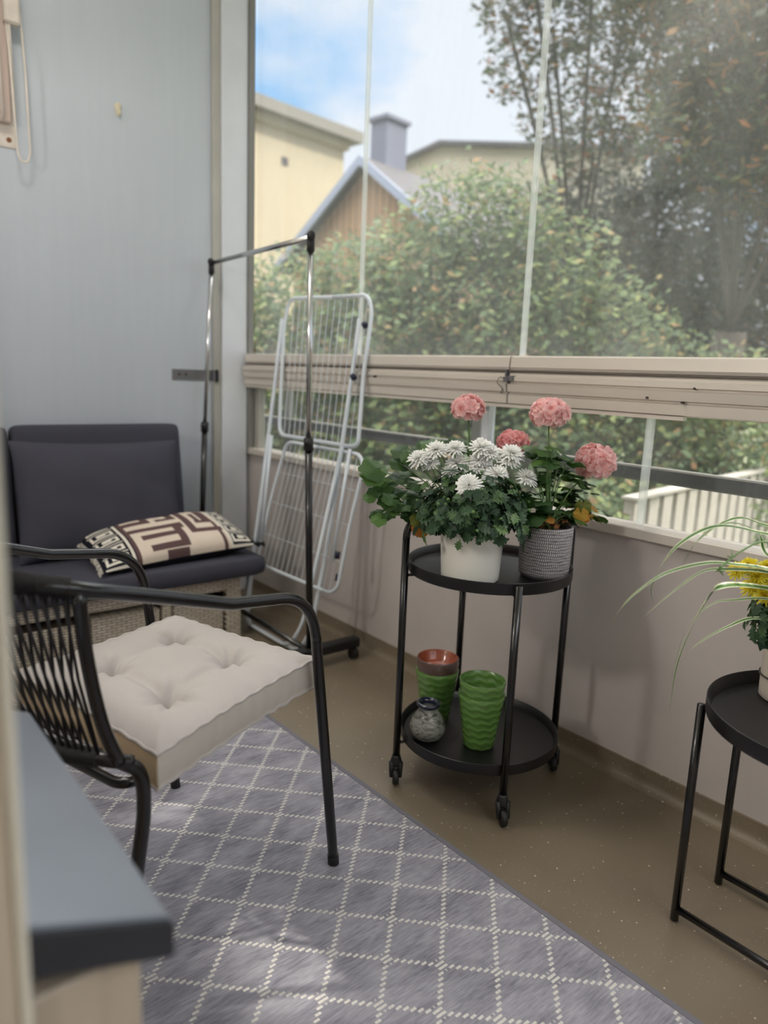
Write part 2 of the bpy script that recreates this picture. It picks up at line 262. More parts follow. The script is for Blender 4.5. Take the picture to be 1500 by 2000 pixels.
# ------------------------------------------------------------------ geometry helpers
class G:
    def __init__(s): s.V = []; s.F = []; s.MI = []; s.R = []; s.uv = {}
    def add(s, V, F, mi=0, r=None):
        o = len(s.V); s.V += [tuple(v) for v in V]; s.F += [tuple(i + o for i in f) for f in F]; s.MI += [mi] * len(F)
        if r is None: s.R += [0.5] * len(V)
        elif isinstance(r, (int, float)): s.R += [r] * len(V)
        else: s.R += list(r)
        return s
    def box(s, a, b, mi=0, rot=None, bev=0.0):
        x0, y0, z0 = a; x1, y1, z1 = b
        if bev > 0:
            e = bev; V = []; F = []
            c = Vector(((x0 + x1) / 2, (y0 + y1) / 2, (z0 + z1) / 2)); h = (abs(x1 - x0) / 2, abs(y1 - y0) / 2, abs(z1 - z0) / 2)
            e = min(e, *[q * 0.9 for q in h])
            idx = {}
            for sx_ in (-1, 1):
                for sy_ in (-1, 1):
                    for sz_ in (-1, 1):
                        for ax in range(3):
                            p = [sx_ * h[0], sy_ * h[1], sz_ * h[2]]; sg = (sx_, sy_, sz_)
                            for k in range(3):
                                if k != ax: p[k] -= sg[k] * e
                            idx[(sx_, sy_, sz_, ax)] = len(V); V.append(c + Vector(p))
            def q(*k): F.append([idx[i] for i in k])
            for ax in range(3):
                o = [i for i in range(3) if i != ax]
                for sg in (-1, 1):
                    ks = []
                    for a_, b_ in ((-1, -1), (1, -1), (1, 1), (-1, 1)):
                        t = [0, 0, 0]; t[ax] = sg; t[o[0]] = a_; t[o[1]] = b_; ks.append((*t, ax))
                    q(*ks)
                for a_ in (-1, 1):
                    for b_ in (-1, 1):
                        t0 = [0, 0, 0]; t0[o[0]] = a_; t0[o[1]] = b_
                        t1 = t0[:]; t0[ax] = -1; t1[ax] = 1
                        q((*t0, o[0]), (*t1, o[0]), (*t1, o[1]), (*t0, o[1]))
            for sx_ in (-1, 1):
                for sy_ in (-1, 1):
                    for sz_ in (-1, 1): q((sx_, sy_, sz_, 0), (sx_, sy_, sz_, 1), (sx_, sy_, sz_, 2))
        else:
            V = [Vector(p) for p in [(x0, y0, z0), (x1, y0, z0), (x1, y1, z0), (x0, y1, z0), (x0, y0, z1), (x1, y0, z1), (x1, y1, z1), (x0, y1, z1)]]
            F = [(0, 3, 2, 1), (4, 5, 6, 7), (0, 1, 5, 4), (1, 2, 6, 5), (2, 3, 7, 6), (3, 0, 4, 7)]
        if rot is not None: V = [rot @ v for v in V]
        return s.add(V, F, mi)
    def tube(s, pts, r, n=10, closed=False, cap=True, mi=0, flat=1.0):
        P = [Vector(p) for p in pts]; m = len(P)
        R = r if isinstance(r, (list, tuple)) else [r] * m
        T = []
        for i in range(m):
            a = P[(i - 1) % m] if (closed or i > 0) else P[i]; b = P[(i + 1) % m] if (closed or i < m - 1) else P[i]
            t = (b - a); T.append(t.normalized() if t.length > 1e-9 else Vector((0, 0, 1)))
        up = Vector((0, 0, 1)) if abs(T[0].z) < 0.9 else Vector((1, 0, 0))
        N = (up - T[0] * up.dot(T[0])).normalized(); V = []
        for i in range(m):
            if i > 0:
                N = N - T[i] * N.dot(T[i])
                N = N.normalized() if N.length > 1e-6 else T[i].orthogonal().normalized()
            B = T[i].cross(N)
            for k in range(n):
                an = 2 * math.pi * k / n; V.append(P[i] + (N * math.cos(an) * flat + B * math.sin(an)) * R[i])
        F = []
        for i in range(m if closed else m - 1):
            j = (i + 1) % m
            for k in range(n): F.append((i * n + k, i * n + (k + 1) % n, j * n + (k + 1) % n, j * n + k))
        if cap and not closed: F.append(tuple(range(n))[::-1]); F.append(tuple((m - 1) * n + k for k in range(n)))
        return s.add(V, F, mi)
    def lathe(s, prof, c=(0, 0, 0), n=40, mi=0, ribs=None):
        V = []; F = []; m = len(prof); o0 = len(s.V)
        for i, (r, z) in enumerate(prof):
            for k in range(n):
                a = 2 * math.pi * k / n; V.append((c[0] + r * math.cos(a), c[1] + r * math.sin(a), c[2] + z))
        for i in range(m - 1):
            for k in range(n): F.append((i * n + k, i * n + (k + 1) % n, (i + 1) * n + (k + 1) % n, (i + 1) * n + k))
        f0 = len(s.F); s.add(V, F, mi)
        L = 0; ls = [0]
        for i in range(1, m): L += math.hypot(prof[i][0] - prof[i - 1][0], prof[i][1] - prof[i - 1][1]); ls.append(L)
        for i in range(m - 1):
            for k in range(n):
                s.uv[f0 + i * n + k] = [(k / n, ls[i] / L), ((k + 1) / n, ls[i] / L), ((k + 1) / n, ls[i + 1] / L), (k / n, ls[i + 1] / L)]
        return s
    def ball(s, c, r, n=12, m=8, mi=0, sc=(1, 1, 1)):
        V = []; F = []
        for i in range(m + 1):
            t = math.pi * i / m
            for k in range(n):
                a = 2 * math.pi * k / n; V.append((c[0] + r * sc[0] * math.sin(t) * math.cos(a), c[1] + r * sc[1] * math.sin(t) * math.sin(a), c[2] - r * sc[2] * math.cos(t)))
        for i in range(m):
            for k in range(n): F.append((i * n + k, i * n + (k + 1) % n, (i + 1) * n + (k + 1) % n, (i + 1) * n + k))
        return s.add(V, F, mi)
    def cyl(s, a, b, r, n=16, mi=0): return s.tube([a, b], r, n, mi=mi)
    def build(s, name, m, parent=None, smooth=False, auto=None):
        me = bpy.data.meshes.new(name); me.from_pydata(s.V, [], s.F)
        for x in (m if isinstance(m, (list, tuple)) else [m]): me.materials.append(x)
        me.polygons.foreach_set('material_index', s.MI)
        if smooth: me.polygons.foreach_set('use_smooth', [True] * len(s.F))
        at = me.attributes.new('rnd', 'FLOAT', 'POINT'); at.data.foreach_set('value', s.R)
        if s.uv:
            ul = me.uv_layers.new(name='uv')
            for fi, q in s.uv.items():
                for li, uvv in zip(me.polygons[fi].loop_indices, q): ul.data[li].uv = uvv
        if auto is not None:
            me.polygons.foreach_set('use_smooth', [True] * len(s.F))
            try: me.set_sharp_from_angle(angle=math.radians(auto))
            except Exception: pass
        me.update(); o = bpy.data.objects.new(name, me); COL.objects.link(o)
        if parent is not None:
            o.parent = parent
            o.matrix_parent_inverse = parent_inv(parent)
        return o
def parent_inv(p):
    m = Matrix.Identity(4); q = p
    chain = []
    while q is not None: chain.append(q); q = q.parent
    for c in reversed(chain): m = m @ (c.matrix_parent_inverse @ Matrix.LocRotScale(c.location, c.rotation_euler, c.scale))
    return m.inverted()
def tag(o, label=None, cat=None, group=None, kind=None):
    if label: o['label'] = label
    if cat: o['category'] = cat
    if group: o['group'] = group
    if kind: o['kind'] = kind
    return o
def thing(name, loc, label, cat, group=None):
    o = bpy.data.objects.new(name, None); o.empty_display_size = 0.05; COL.objects.link(o); o.location = loc
    return tag(o, label, cat, group)
def struct(name, g, m, label, auto=None, parent=None):
    return tag(g.build(name, m, parent, auto=auto), label, 'room' if parent is None else None, kind='structure' if parent is None else None)
def fillet(pts, r, n=6):
    P = [Vector(p) for p in pts]; out = [P[0]]
    for i in range(1, len(P) - 1):
        a = (P[i - 1] - P[i]); b = (P[i + 1] - P[i]); rr = min(r, a.length * .49, b.length * .49)
        p0 = P[i] + a.normalized() * rr; p1 = P[i] + b.normalized() * rr
        for k in range(n + 1):
            t = k / n; out.append(p0 * (1 - t) ** 2 + P[i] * 2 * t * (1 - t) + p1 * t * t)
    return out + [P[-1]]
def smoothpath(pts, n=6):
    P = [Vector(p) for p in pts]; Q = [2 * P[0] - P[1]] + P + [2 * P[-1] - P[-2]]; out = []
    for i in range(1, len(Q) - 2):
        for k in range(n):
            t = k / n; a, b, c, d = Q[i - 1], Q[i], Q[i + 1], Q[i + 2]
            out.append(0.5 * ((2 * b) + (c - a) * t + (2 * a - 5 * b + 4 * c - d) * t * t + (3 * b - a - 3 * c + d) * t ** 3))
    return out + [P[-1]]

# ================================================================== THE SETTING
XW = 1.92; YE = 3.5; CZ = 3.30
struct('floor', G().box((-0.25, -1.6, -0.08), (2.02, YE + .1, 0.0)), M['vinyl'], 'speckled olive-beige vinyl balcony floor')
struct('floor_indoor', G().box((-2.6, -1.6, -0.08), (-0.25, 3.4, 0.02)), M['interior'], 'pale floor of the room behind the door')
struct('wall_back', G().box((-0.05, YE, 0), (1.925, YE + 0.12, CZ)), M['end_wall'], 'pale blue-grey end wall with fine vertical texture')
struct('wall_left', G().box((-0.22, 0.53, 0), (0.05, YE, .79)).box((-0.22, 0.53, 2.25), (0.05, YE, CZ)).box((-0.22, 2.80, .79), (0.05, YE, 2.25)), M['interior'], 'apartment wall along the left of the balcony')
struct('wall_near', G().box((-0.25, -1.7, 0), (2.02, -1.6, 1.7)), M['parapet'], 'near end wall of the balcony, open above')  # unseen wall; its height sets how much daylight comes in
g = G().box((-2.7, -1.7, 0), (-2.6, 3.5, CZ)).box((-2.6, 3.4, 0), (-0.22, 3.5, CZ)).box((-2.6, -1.7, 0), (-0.25, -1.6, CZ)).box((-.25, -1.6, 0), (-.1, -.7, CZ)).box((-.25, -.7, 2.15), (-.1, .53, CZ))
struct('wall_indoor', g, M['interior'], 'walls of the room behind the camera')
struct('ceiling', G().box((-2.7, -1.7, CZ), (2.10, YE + .12, CZ + .12)), M['interior'], 'white ceiling slab')
struct('wall_right', G().box((XW, -1.6, 0), (XW + .10, YE + .12, 0.765)), M['parapet'], 'pale parapet wall below the windows')
# floor covering turned up along the parapet
g = G(); prof = [(XW - .030, 0.0005), (XW - .018, .004), (XW - .008, .014), (XW - .005, .03), (XW - .005, .064), (XW + .001, .066), (XW + .001, 0.0)]
V = [(x, y, z) for y in (-1.6, YE) for x, z in prof]; n = len(prof)
g.add(V, [(i, (i + 1) % n, n + (i + 1) % n, n + i) for i in range(n)])
struct('baseboard_right', g, M['vinyl'], 'olive vinyl turned up as a low skirting', auto=50)
# vertical trims at the corner
struct('trim_1', G().box((1.708, YE - .018, 0), (1.751, YE, CZ), bev=.003), M['trim'], 'narrow beige strip standing on the end wall')
struct('trim_2', G().box((1.751, YE - .03, 0), (1.893, YE, CZ), bev=.004), M['white_post'], 'flat white corner post beside the glazing')
g = G().box((1.893, YE - .045, 0.765), (1.925, YE - .001, CZ), bev=.003)
struct('trim_3', g, M['frame_grey'], 'grey aluminium channel at the left end of the glazing')
# sill strip on the parapet
struct('trim_4', G().box((1.895, -1.6, .755), (1.99, YE - .03, .787), bev=.003), M['alu'], 'cream metal strip capping the parapet')
# handrail-height aluminium profile between upper and lower glazing
g = G(); prof = [(1.885, 1.118), (1.868, 1.122), (1.866, 1.150), (1.873, 1.153), (1.873, 1.158), (1.862, 1.160), (1.858, 1.185), (1.868, 1.187), (1.868, 1.193), (1.858, 1.195), (1.858, 1.209), (1.869, 1.211), (1.869, 1.218), (1.870, 1.221), (1.886, 1.223), (1.886, 1.229), (1.872, 1.231), (1.868, 1.240), (1.872, 1.272), (1.876, 1.277), (1.985, 1.277), (1.985, 1.118)]
n = len(prof)
for (ya, yb) in ((-1.6, 1.640), (1.646, YE - .045)):
    V = [(x, y, z) for y in (ya, yb) for x, z in prof]
    g.add(V, [(i, (i + 1) % n, n + (i + 1) % n, n + i) for i in range(n)] + [tuple(range(n))[::-1], tuple(range(n, 2 * n))])
for (ya, yb) in ((1.02, YE - .045),):   # extra lower lip on the far length
    g.box((1.872, ya, 1.108), (1.89, yb, 1.119))
rail = struct('trim_5', g, M['alu'], 'grooved beige aluminium profile between upper and lower windows')
g = G().box((1.8655, -1.6, 1.2235), (1.873, YE - .05, 1.2265))
o = g.build('groove_shadow_gap', M['dark_gap'], rail); o.name = 'groove_shade'  # dark strip standing in for the shade inside the groove
for (y, z) in ((0.99, 1.195), (1.125, 1.165), (1.02, 1.157), (2.35, 1.19)):
    G().cyl((1.8545, y, z), (1.867, y, z), .0032, 10).build('screw', M['dark_gap'], rail)
g = G().box((1.852, 1.612, 1.196), (1.868, 1.632, 1.212)).box((1.850, 1.634, 1.190), (1.866, 1.652, 1.208)).box((1.858, 1.646, 1.20), (1.872, 1.652, 1.232))
lt = g.build('latch', M['bracket'], rail)
g = G().tube(smoothpath([(1.852, 1.642, 1.20), (1.846, 1.662, 1.206), (1.845, 1.672, 1.190), (1.846, 1.66, 1.178), (1.848, 1.650, 1.170), (1.847, 1.655, 1.155), (1.848, 1.646, 1.158), (1.848, 1.65, 1.172)], 5), .0012, 6)
g.build('wire_loop', M['dark_gap'], lt)
# upper glazing: frameless sliding panes with pale edge strips
ys = [3.455, 2.549, 1.643, 0.737, -0.17, -1.08]
for i in range(5):
    a, b = ys[i + 1] + .004, ys[i] - .004; xo = 1.930
    w = tag(G().box((xo, a, 1.272), (xo + .006, b, 3.23)).build('window_%d' % (i + 1), M['glass']), 'upper sliding glass pane number %d from the end wall' % (i + 1), 'room', kind='structure')
    if i < 4: G().box((xo - .003, a - .012, 1.277), (xo + .009, a + .010, 3.22), bev=.002).build('edge_strip', M['seal'], w)
G().box((1.895, -1.6, 3.22), (1.985, YE, CZ)).build('trim_6', M['alu'])
tag(bpy.data.objects['trim_6'], 'aluminium head track at the top of the glazing', 'room', kind='structure')
for i, (a, b) in enumerate([(1.815, 3.42), (1.170, 1.785), (.10, 1.164), (-1.6, .09)]):
    w = tag(G().box((1.955, a, .783), (1.960, b, 1.122)).build('window_%d' % (i + 6), M['glass_low']), 'lower fixed glass pane number %d from the end wall' % (i + 1), 'room', kind='structure')
    if i == 2: G().box((1.951, 1.152, .785), (1.963, 1.176, 1.118), bev=.001).build('edge_strip', M['seal'], w)
struct('trim_7', G().box((1.935, 1.785, .78), (1.975, 1.815, 1.12), bev=.003), M['white_post'], 'white post between the lower panes behind the flowers')
struct('trim_8', G().box((1.935, 3.42, .78), (1.975, YE, 1.12), bev=.003), M['trim'], 'cream post at the far end of the lower panes')
# door jamb beside the camera
jb = struct('door_1', G().box((-.10, .485, 0), (.0915, .530, 2.5), bev=.004), M['cream_wood'], 'cream-painted door jamb at the left edge')
G().box((.0905, .481, 0), (.0970, .526, 2.5), bev=.002).build('bead', M['bead'], jb)
wf = struct('window_10', G().box((-.06, .53, .79), (-.02, .57, 2.25)).box((-.06, 2.76, .79), (-.02, 2.80, 2.25)).box((-.06, 1.66, .83), (-.02, 1.70, 2.21)).box((-.06, .57, .79), (-.02, 2.76, .83)).box((-.06, .57, 2.21), (-.02, 2.76, 2.25)), M['cream_wood'], 'unseen apartment window frame above the grey sill, lengthened to pass the pendant light')
G().box((-.042, .57, .83), (-.038, 2.76, 2.21)).build('pane', M['glass_low'], wf)  # unseen window, lengthened so the added pendant lights the balcony
# pendant lamp added behind that window to light parapet, rail and pots
pd = thing('fill_pendant_lamp', (-.95, 1.75, 2.0), 'round milky pendant lamp added unseen behind the balcony as fill light', 'lamp')
G().tube([(-.95, 1.75, 2.12), (-.95, 1.75, CZ)], .004, 6).build('cable', M['black_matte'], pd)
G().lathe([(.0001, .14), (.03, .135), (.035, .11), (.0001, .11)], (-.95, 1.75, 2.0), 20).build('canopy', M['white_post'], pd, smooth=True)
em2 = NT('fill_pendant_glass'); em2.b.inputs['Emission Color'].default_value = (1.0, 0.94, 0.88, 1); em2.b.inputs['Emission Strength'].default_value = FILL_PENDANT; em2.b.inputs['Base Color'].default_value = (.9, .9, .9, 1)
G().ball((-.95, 1.75, 2.0), .12, 24, 14).build('globe', em2.m, pd, smooth=True)
# capped box below the apartment window
sb = struct('trim_9', G().box((.05, .575, 0), (.208, 1.0, .675), bev=.003), M['cream_wood'], 'cream wooden cladding under the grey metal sill')
G().cyl((.150, .570, .575), (.150, .578, .575), .004, 10).build('nail', M['rust'], sb)
g = G(); xs = [(.05, .790), (.226, .7195)]
V = [(x, y, z) for y in (.552, 1.03) for x, z in [(.05, .790), (.222, .7205), (.226, .7165), (.227, .684), (.222, .681), (.05, .744)]]
g.add(V, [(0, 6, 7, 1), (1, 7, 8, 2), (2, 8, 9, 3), (3, 9, 10, 4), (4, 10, 11, 5), (5, 11, 6, 0), (0, 1, 2, 3, 4, 5), (11, 10, 9, 8, 7, 6)])
sl = struct('trim_10', g, M['sill_metal'], 'sloping grey metal window sill', auto=30)
g = G(); V = [(x, y, z) for y in (.546, .552) for x, z in [(.05, .784), (.224, .7155), (.2275, .712), (.2275, .6835), (.224, .681), (.05, .744)]]
g.add(V, [(0, 6, 7, 1), (1, 7, 8, 2), (2, 8, 9, 3), (3, 9, 10, 4), (4, 10, 11, 5), (5, 11, 6, 0), (0, 1, 2, 3, 4, 5), (11, 10, 9, 8, 7, 6)])
g.build('end_fold', M['sill_band'], sl)
# handrail and posts outside the glazing
rl = tag(G().box((2.03, -1.6, .907), (2.075, 4.4, .952), bev=.006).build('balcony_handrail', M['rail_dark']), 'dark handrail running outside the lower windows', 'railing')
G().box((2.028, -1.6, .948), (2.038, 4.4, .956), bev=.002).build('rail_top', M['rail_light'], rl)
for y in (3.31, 1.935, .55): G().box((2.035, y - .02, 0.3), (2.07, y + .02, .907)).build('post', M['rail_dark'], rl)
for k, y in enumerate((3.31, 1.935)):
    tag(G().box((2.035, y - .022, .962), (2.07, y + .022, 1.19)).build('glazing_post', M['rail_light'] if k == 2 else M['frame_grey']), ['grey outdoor glazing post nearest the end wall', 'grey outdoor glazing post behind the white window post', 'pale outdoor glazing post at the right behind the glass'][k], 'post', 'grey outdoor glazing posts')

# ================================================================== RUG
e = math.radians(1.2); g = G(); ox, oy = 1.238, 1.28
def rr(x, y): return (ox + (x - ox) * math.cos(e) - (y - oy) * math.sin(e), oy + (x - ox) * math.sin(e) + (y - oy) * math.cos(e))
n = 12; V = []
a = [rr(.32, -1.0), rr(ox, -1.0), rr(ox, 2.52), rr(.32, 2.52)]
V = [(x, y, 0.0005) for x, y in a] + [(x, y, .006) for x, y in a]
g.add(V, [(0, 3, 2, 1), (4, 5, 6, 7), (0, 1, 5, 4), (1, 2, 6, 5), (2, 3, 7, 6), (3, 0, 4, 7)])
rug = tag(g.build('rug', M['rug']), 'grey woven rug with a white broken diamond lattice on the floor', 'rug')
a = [rr(ox - .012, -1.0), rr(ox + .002, -1.0), rr(ox + .002, 2.52), rr(ox - .012, 2.52)]
V = [(x, y, 0.0006) for x, y in a] + [(x, y, .0072) for x, y in a]
G().add(V, [(0, 3, 2, 1), (4, 5, 6, 7), (0, 1, 5, 4), (1, 2, 6, 5), (2, 3, 7, 6), (3, 0, 4, 7)]).build('binding', mat('rug_binding', srgb(112, 110, 118), .95), rug)

# ================================================================== SOFA
sofa = thing('rattan_sofa', (1.0, 3.08, 0), 'low woven rattan bench sofa with dark grey cushions against the end wall', 'sofa')
XS0, XS1, YF, YB = .10, 1.51, 2.82, 3.34
openings = [(.40, .820), (.845, 1.150), (1.185, 1.440)]
g = G().box((XS0, YF, .236), (XS1, YF + .03, .296)).box((XS1 - .03, YF + .03, 0), (XS1, YB, .296)).box((XS0, YF + .03, 0), (XS0 + .03, YB, .296)).box((XS0, YB - .02, 0), (XS1, YB, .296)).box((XS0, YF + .03, .28), (XS1, YB - .02, .296)).box((XS0, YF, 0), (XS1, YF + .03, .015))
px = XS0
for a, b in openings: g.box((px, YF, .015), (a, YF + .03, .236)); px = b
g.box((px, YF, .015), (XS1, YF + .03, .236))
g.build('base_frame', M['rattan'], sofa)
for k, (a, b) in enumerate(openings):
    d = G().box((a + .012, YF + .014, .020), (b - .008, YF + .30, .196 + .004 * (k == 1)), bev=.004).build('basket', M['rattan'], sofa)
def cushion(name, c, size, rot=(0, 0, 0), puff=.012, m=None, parent=None, nx=18, ny=14, pip=None, wr=0):
    """box cushion: rounded edges, slightly domed faces"""
    hx, hy, hz = size[0] / 2, size[1] / 2, size[2] / 2; g = G(); R = Matrix.Rotation(rot[2], 3, 'Z') @ Matrix.Rotation(rot[1], 3, 'Y') @ Matrix.Rotation(rot[0], 3, 'X')
    V = []; F = []; k = 5; N = 44
    rings = []
    def sup(t, e=.09):
        c_, s_ = math.cos(t), math.sin(t); return (math.copysign(abs(c_) ** e, c_), math.copysign(abs(s_) ** e, s_))
    lv = [(-1, .0), (-1, .5), (-1, .86), (-.93, .965), (-.75, .995), (0, 1.006), (.75, .995), (.93, .965), (1, .86), (1, .5), (1, .0)]
    for z, sc in lv:
        for j in range(N):
            t = 2 * math.pi * (j + .5) / N; x, y = sup(t)
            dz = puff * (1 - sc ** 2) if abs(z) == 1 else 0
            q = Vector((x * hx * sc, y * hy * sc, z * hz + math.copysign(dz, z)))
            if wr: q.z += wr * math.sin(q.x * 31 + q.y * 17) * math.cos(q.y * 23 - q.x * 9) * (1 if z > 0 else 0)
            V.append(Vector(c) + R @ q)
    for i in range(len(lv) - 1):
        for j in range(N): F.append((i * N + j, i * N + (j + 1) % N, (i + 1) * N + (j + 1) % N, (i + 1) * N + j))
    g.add(V, F); return g.build(name, m, parent, smooth=True)
cushion('seat_cushion', (.855, 3.055, .341), (1.52, .60, .086), puff=.006, m=M['sofa_fabric'], parent=sofa)
lean = math.radians(-79)
cushion('back_cushion', (1.085, 3.335, .655), (.735, .55, .10), (math.radians(82), 0, 0), .008, M['sofa_fabric'], sofa)
cushion('back_cushion', (.375, 3.335, .65), (.66, .55, .10), (math.radians(82), 0, 0), .008, M['sofa_fabric'], sofa)

def pillow(name, c, sx_, sy_, th, R, m, parent=None, nx=40, ny=30, matfn=None, crumple=0.0):
    """knife-edged pillow with pointed corners: two domed sheets on a shared border"""
    g = G()
    for side in (1, -1):
        V = []; F = []; MI = []
        for j in range(ny + 1):
            for i in range(nx + 1):
                u_, v_ = i / nx * 2 - 1, j / ny * 2 - 1
                pin = 1 - .06 * (1 - abs(v_) ** 2) * abs(u_) ** 4; pin2 = 1 - .07 * (1 - abs(u_) ** 2) * abs(v_) ** 4
                h = ((1 - abs(u_) ** 2.6) * (1 - abs(v_) ** 2.6)); h = max(h, 0) ** .55
                w_ = crumple * (math.sin(u_ * 7 + v_ * 3) * math.cos(v_ * 6 - u_ * 2)) * (1 - max(abs(u_), abs(v_)) ** 4)
                V.append(Vector(c) + R @ Vector((u_ * sx_ / 2 * pin, v_ * sy_ / 2 * pin2, side * (h * th / 2 + w_))))
        for j in range(ny):
            for i in range(nx):
                a = j * (nx + 1) + i; f = (a, a + 1, a + nx + 2, a + nx + 1); F.append(f if side > 0 else f[::-1])
                MI.append(matfn((i + .5) / nx, (j + .5) / ny, side) if matfn else 0)
        o = len(g.V); g.add(V, F); g.MI[-len(F):] = MI
    return g.build(name, m, parent, smooth=True)
R = Matrix.Rotation(math.radians(77), 3, 'X')
pl = pillow('scatter_cushion', (1.02, 3.135, .632), .70, .50, .20, Matrix.Rotation(math.radians(1), 3, 'Y') @ R, M['sofa_fabric'], crumple=.004)
tag(pl, 'plain dark grey square scatter cushion propped against the sofa back', 'cushion')

# patterned cushion: a painted grid, 96 x 56 cells
PW, PH = 120, 72; grid = [[0] * PW for _ in range(PH)]
def rect(x0, y0, x1, y1, v):
    for y in range(max(0, int(y0)), min(PH, int(y1))):
        for x in range(max(0, int(x0)), min(PW, int(x1))): grid[y][x] = v
def strokes(pts, w, v):
    for (a, b), (c, d) in zip(pts, pts[1:]): rect(min(a, c) - w / 2, min(b, d) - w / 2, max(a, c) + w / 2, max(b, d) + w / 2, v)
rect(0, 0, PW, PH, 0)
# brown maze on the cream middle (x 24..94)
strokes([(27, 2), (27, 70)], 3, 1)
strokes([(27, 33), (66, 33)], 6, 1); strokes([(63, 33), (63, 8), (40, 8)], 6, 1); strokes([(63, 21), (37, 21)], 6, 1)
strokes([(66, 33), (66, 30)], 6, 1); strokes([(50, 2), (62, 2)], 5, 1)
strokes([(94, 2), (94, 70)], 3, 1)
strokes([(94, 20), (74, 20), (74, 62), (90, 62)], 6, 1); strokes([(90, 62), (90, 34), (83, 34)], 5, 1); strokes([(83, 34), (83, 50)], 4, 1)
strokes([(30, 46), (46, 46), (46, 60), (66, 60), (66, 46)], 6, 1); strokes([(56, 46), (66, 46)], 5, 1); strokes([(34, 56), (34, 68), (60, 68)], 5, 1)
# ends: black band with white Greek key
for x0, x1 in ((0, 25), (97, 120)):
    rect(x0, 0, x1, PH, 2)
    rect(x0 if x0 else x1 - 3, 0, x0 + 2 if x0 else x1 - 1, PH, 3)
    k = 0
    for y in range(0, PH, 12):
        a = x0 + 3; b = x1 - 4
        strokes([(a, y + 1), (b, y + 1)], 1.6, 3)
        strokes([(a + 1, y + 10), (a + 1, y + 4), (b - 2, y + 4), (b - 2, y + 9), (a + 6, y + 9), (a + 6, y + 7), (b - 7, y + 7)], 2, 3)
def pmat(u_, v_, side):
    if side < 0: return 2
    return {0: 0, 1: 1, 2: 2, 3: 3}[grid[min(PH - 1, int(v_ * PH))][min(PW - 1, int(u_ * PW))]]
Rp = Matrix.Rotation(math.radians(3), 3, 'Z') @ Matrix.Rotation(math.radians(-2), 3, 'Y') @ Matrix.Rotation(math.radians(14), 3, 'X')
pp = pillow('patterned_cushion', (1.232, 2.962, .460), .70, .36, .150, Rp, [M['pil_cream'], M['pil_brown'], M['pil_black'], M['pil_white']], nx=PW, ny=PH, matfn=pmat, crumple=.002)
tag(pp, 'cream cushion with brown maze print and black key-pattern ends lying on the sofa', 'cushion')
g = G()
for k in range(46):
    t = k / 45 * 2 - 1; p = Vector((1.232, 2.962, .460)) + Rp @ Vector((-.35 * (1 - .06 * (1 - t * t)), t * .18, 0))
    q = p + Vector((-.010 + random.uniform(-.006, .002), random.uniform(-.008, .004), -.012 - random.random() * .012))
    if q.z < .39: q.z = .39
    g.tube([p, (p + q) / 2 + Vector((-.004, 0, .003)), q], .0017, 5)
g.build('fringe', M['pil_white'], pp)
g = G()
p = Vector((1.232, 2.962, .460)) + Rp @ Vector((.35, -.178, 0)); g.ball(p, .012, 10, 8)
for k in range(16): g.tube([p, p + Vector((.022 + random.random() * .012, random.uniform(-.012, .012), random.uniform(-.012, .010)))], .002, 5)
g.build('tassel', M['pil_black'], pp)

# ================================================================== ROPE CHAIR
CC = Vector((.866, 1.569, 0)); CU = Vector((.951, .308, 0)); CV = Vector((-.308, .951, 0))
def L(a, b, z): return CC + CU * a + CV * b + Vector((0, 0, z))
chair = thing('rope_armchair', (CC.x - .3, CC.y - .1, 0), 'black tubular armchair with a corded back standing on the rug', 'chair')
RT = .0125
def side(sg):
    return [L(.0, sg * .285, .008), L(-.074, sg * .285, .501), L(-.100, sg * .285, .655), L(-.115, sg * .285, .735), L(-.19, sg * .285, .742), L(-.357, sg * .285, .765), L(-.534, sg * .285, .823), L(-.66, sg * .285, .862)]
def arm_path(sg):
    P = side(sg); return [P[0], P[1]] + fillet([P[1], L(-.107, sg * .285, .722), P[5]], .11, 12)[1:-1] + smoothpath([P[5], P[6], L(-.66, sg * .280, .862), L(-.735, sg * .225, .880), L(-.772, sg * .12, .888), L(-.780, 0, .890)], 7)
for sg in (-1, 1):
    ap_ = arm_path(sg)
    k = 2
    G().tube([ap_[0], ap_[1], ap_[2]], RT, 14, cap=False).build('front_leg', M['black_metal'], chair, smooth=True)
    G().tube(ap_[2:], RT, 14).build('armrest', M['black_metal'], chair, smooth=True)
    G().tube([L(.0, sg * .285, .0045), L(-.004, sg * .285, .032)], RT + .0015, 14).build('foot_cap', M['black_matte'], chair)
def botcurve(n=8):
    h = [L(-.585, -.285, .545), L(-.622, -.262, .560), L(-.648, -.19, .562), L(-.662, -.08, .562), L(-.664, 0, .562)]
    return h
hb = botcurve(); full = hb + [L(-.662, .08, .562), L(-.648, .19, .562), L(-.622, .262, .560), L(-.585, .285, .545)]
G().tube(smoothpath(full, 6), RT, 14).build('back_lower_rail', M['black_metal'], chair, smooth=True)
for sg in (-1, 1):
    p = smoothpath([L(-.600, sg * .278, .553), L(-.572, sg * .287, .520), L(-.566, sg * .288, .455), L(-.580, sg * .288, .36), L(-.645, sg * .288, .008)], 6)
    G().tube(p, RT, 14).build('rear_leg', M['black_metal'], chair, smooth=True)
    G().tube(smoothpath([L(-.668, sg * .278, .862), L(-.660, sg * .280, .76), L(-.638, sg * .281, .64), L(-.606, sg * .280, .553)], 5), RT * .9, 14).build('back_post', M['black_metal'], chair, smooth=True)
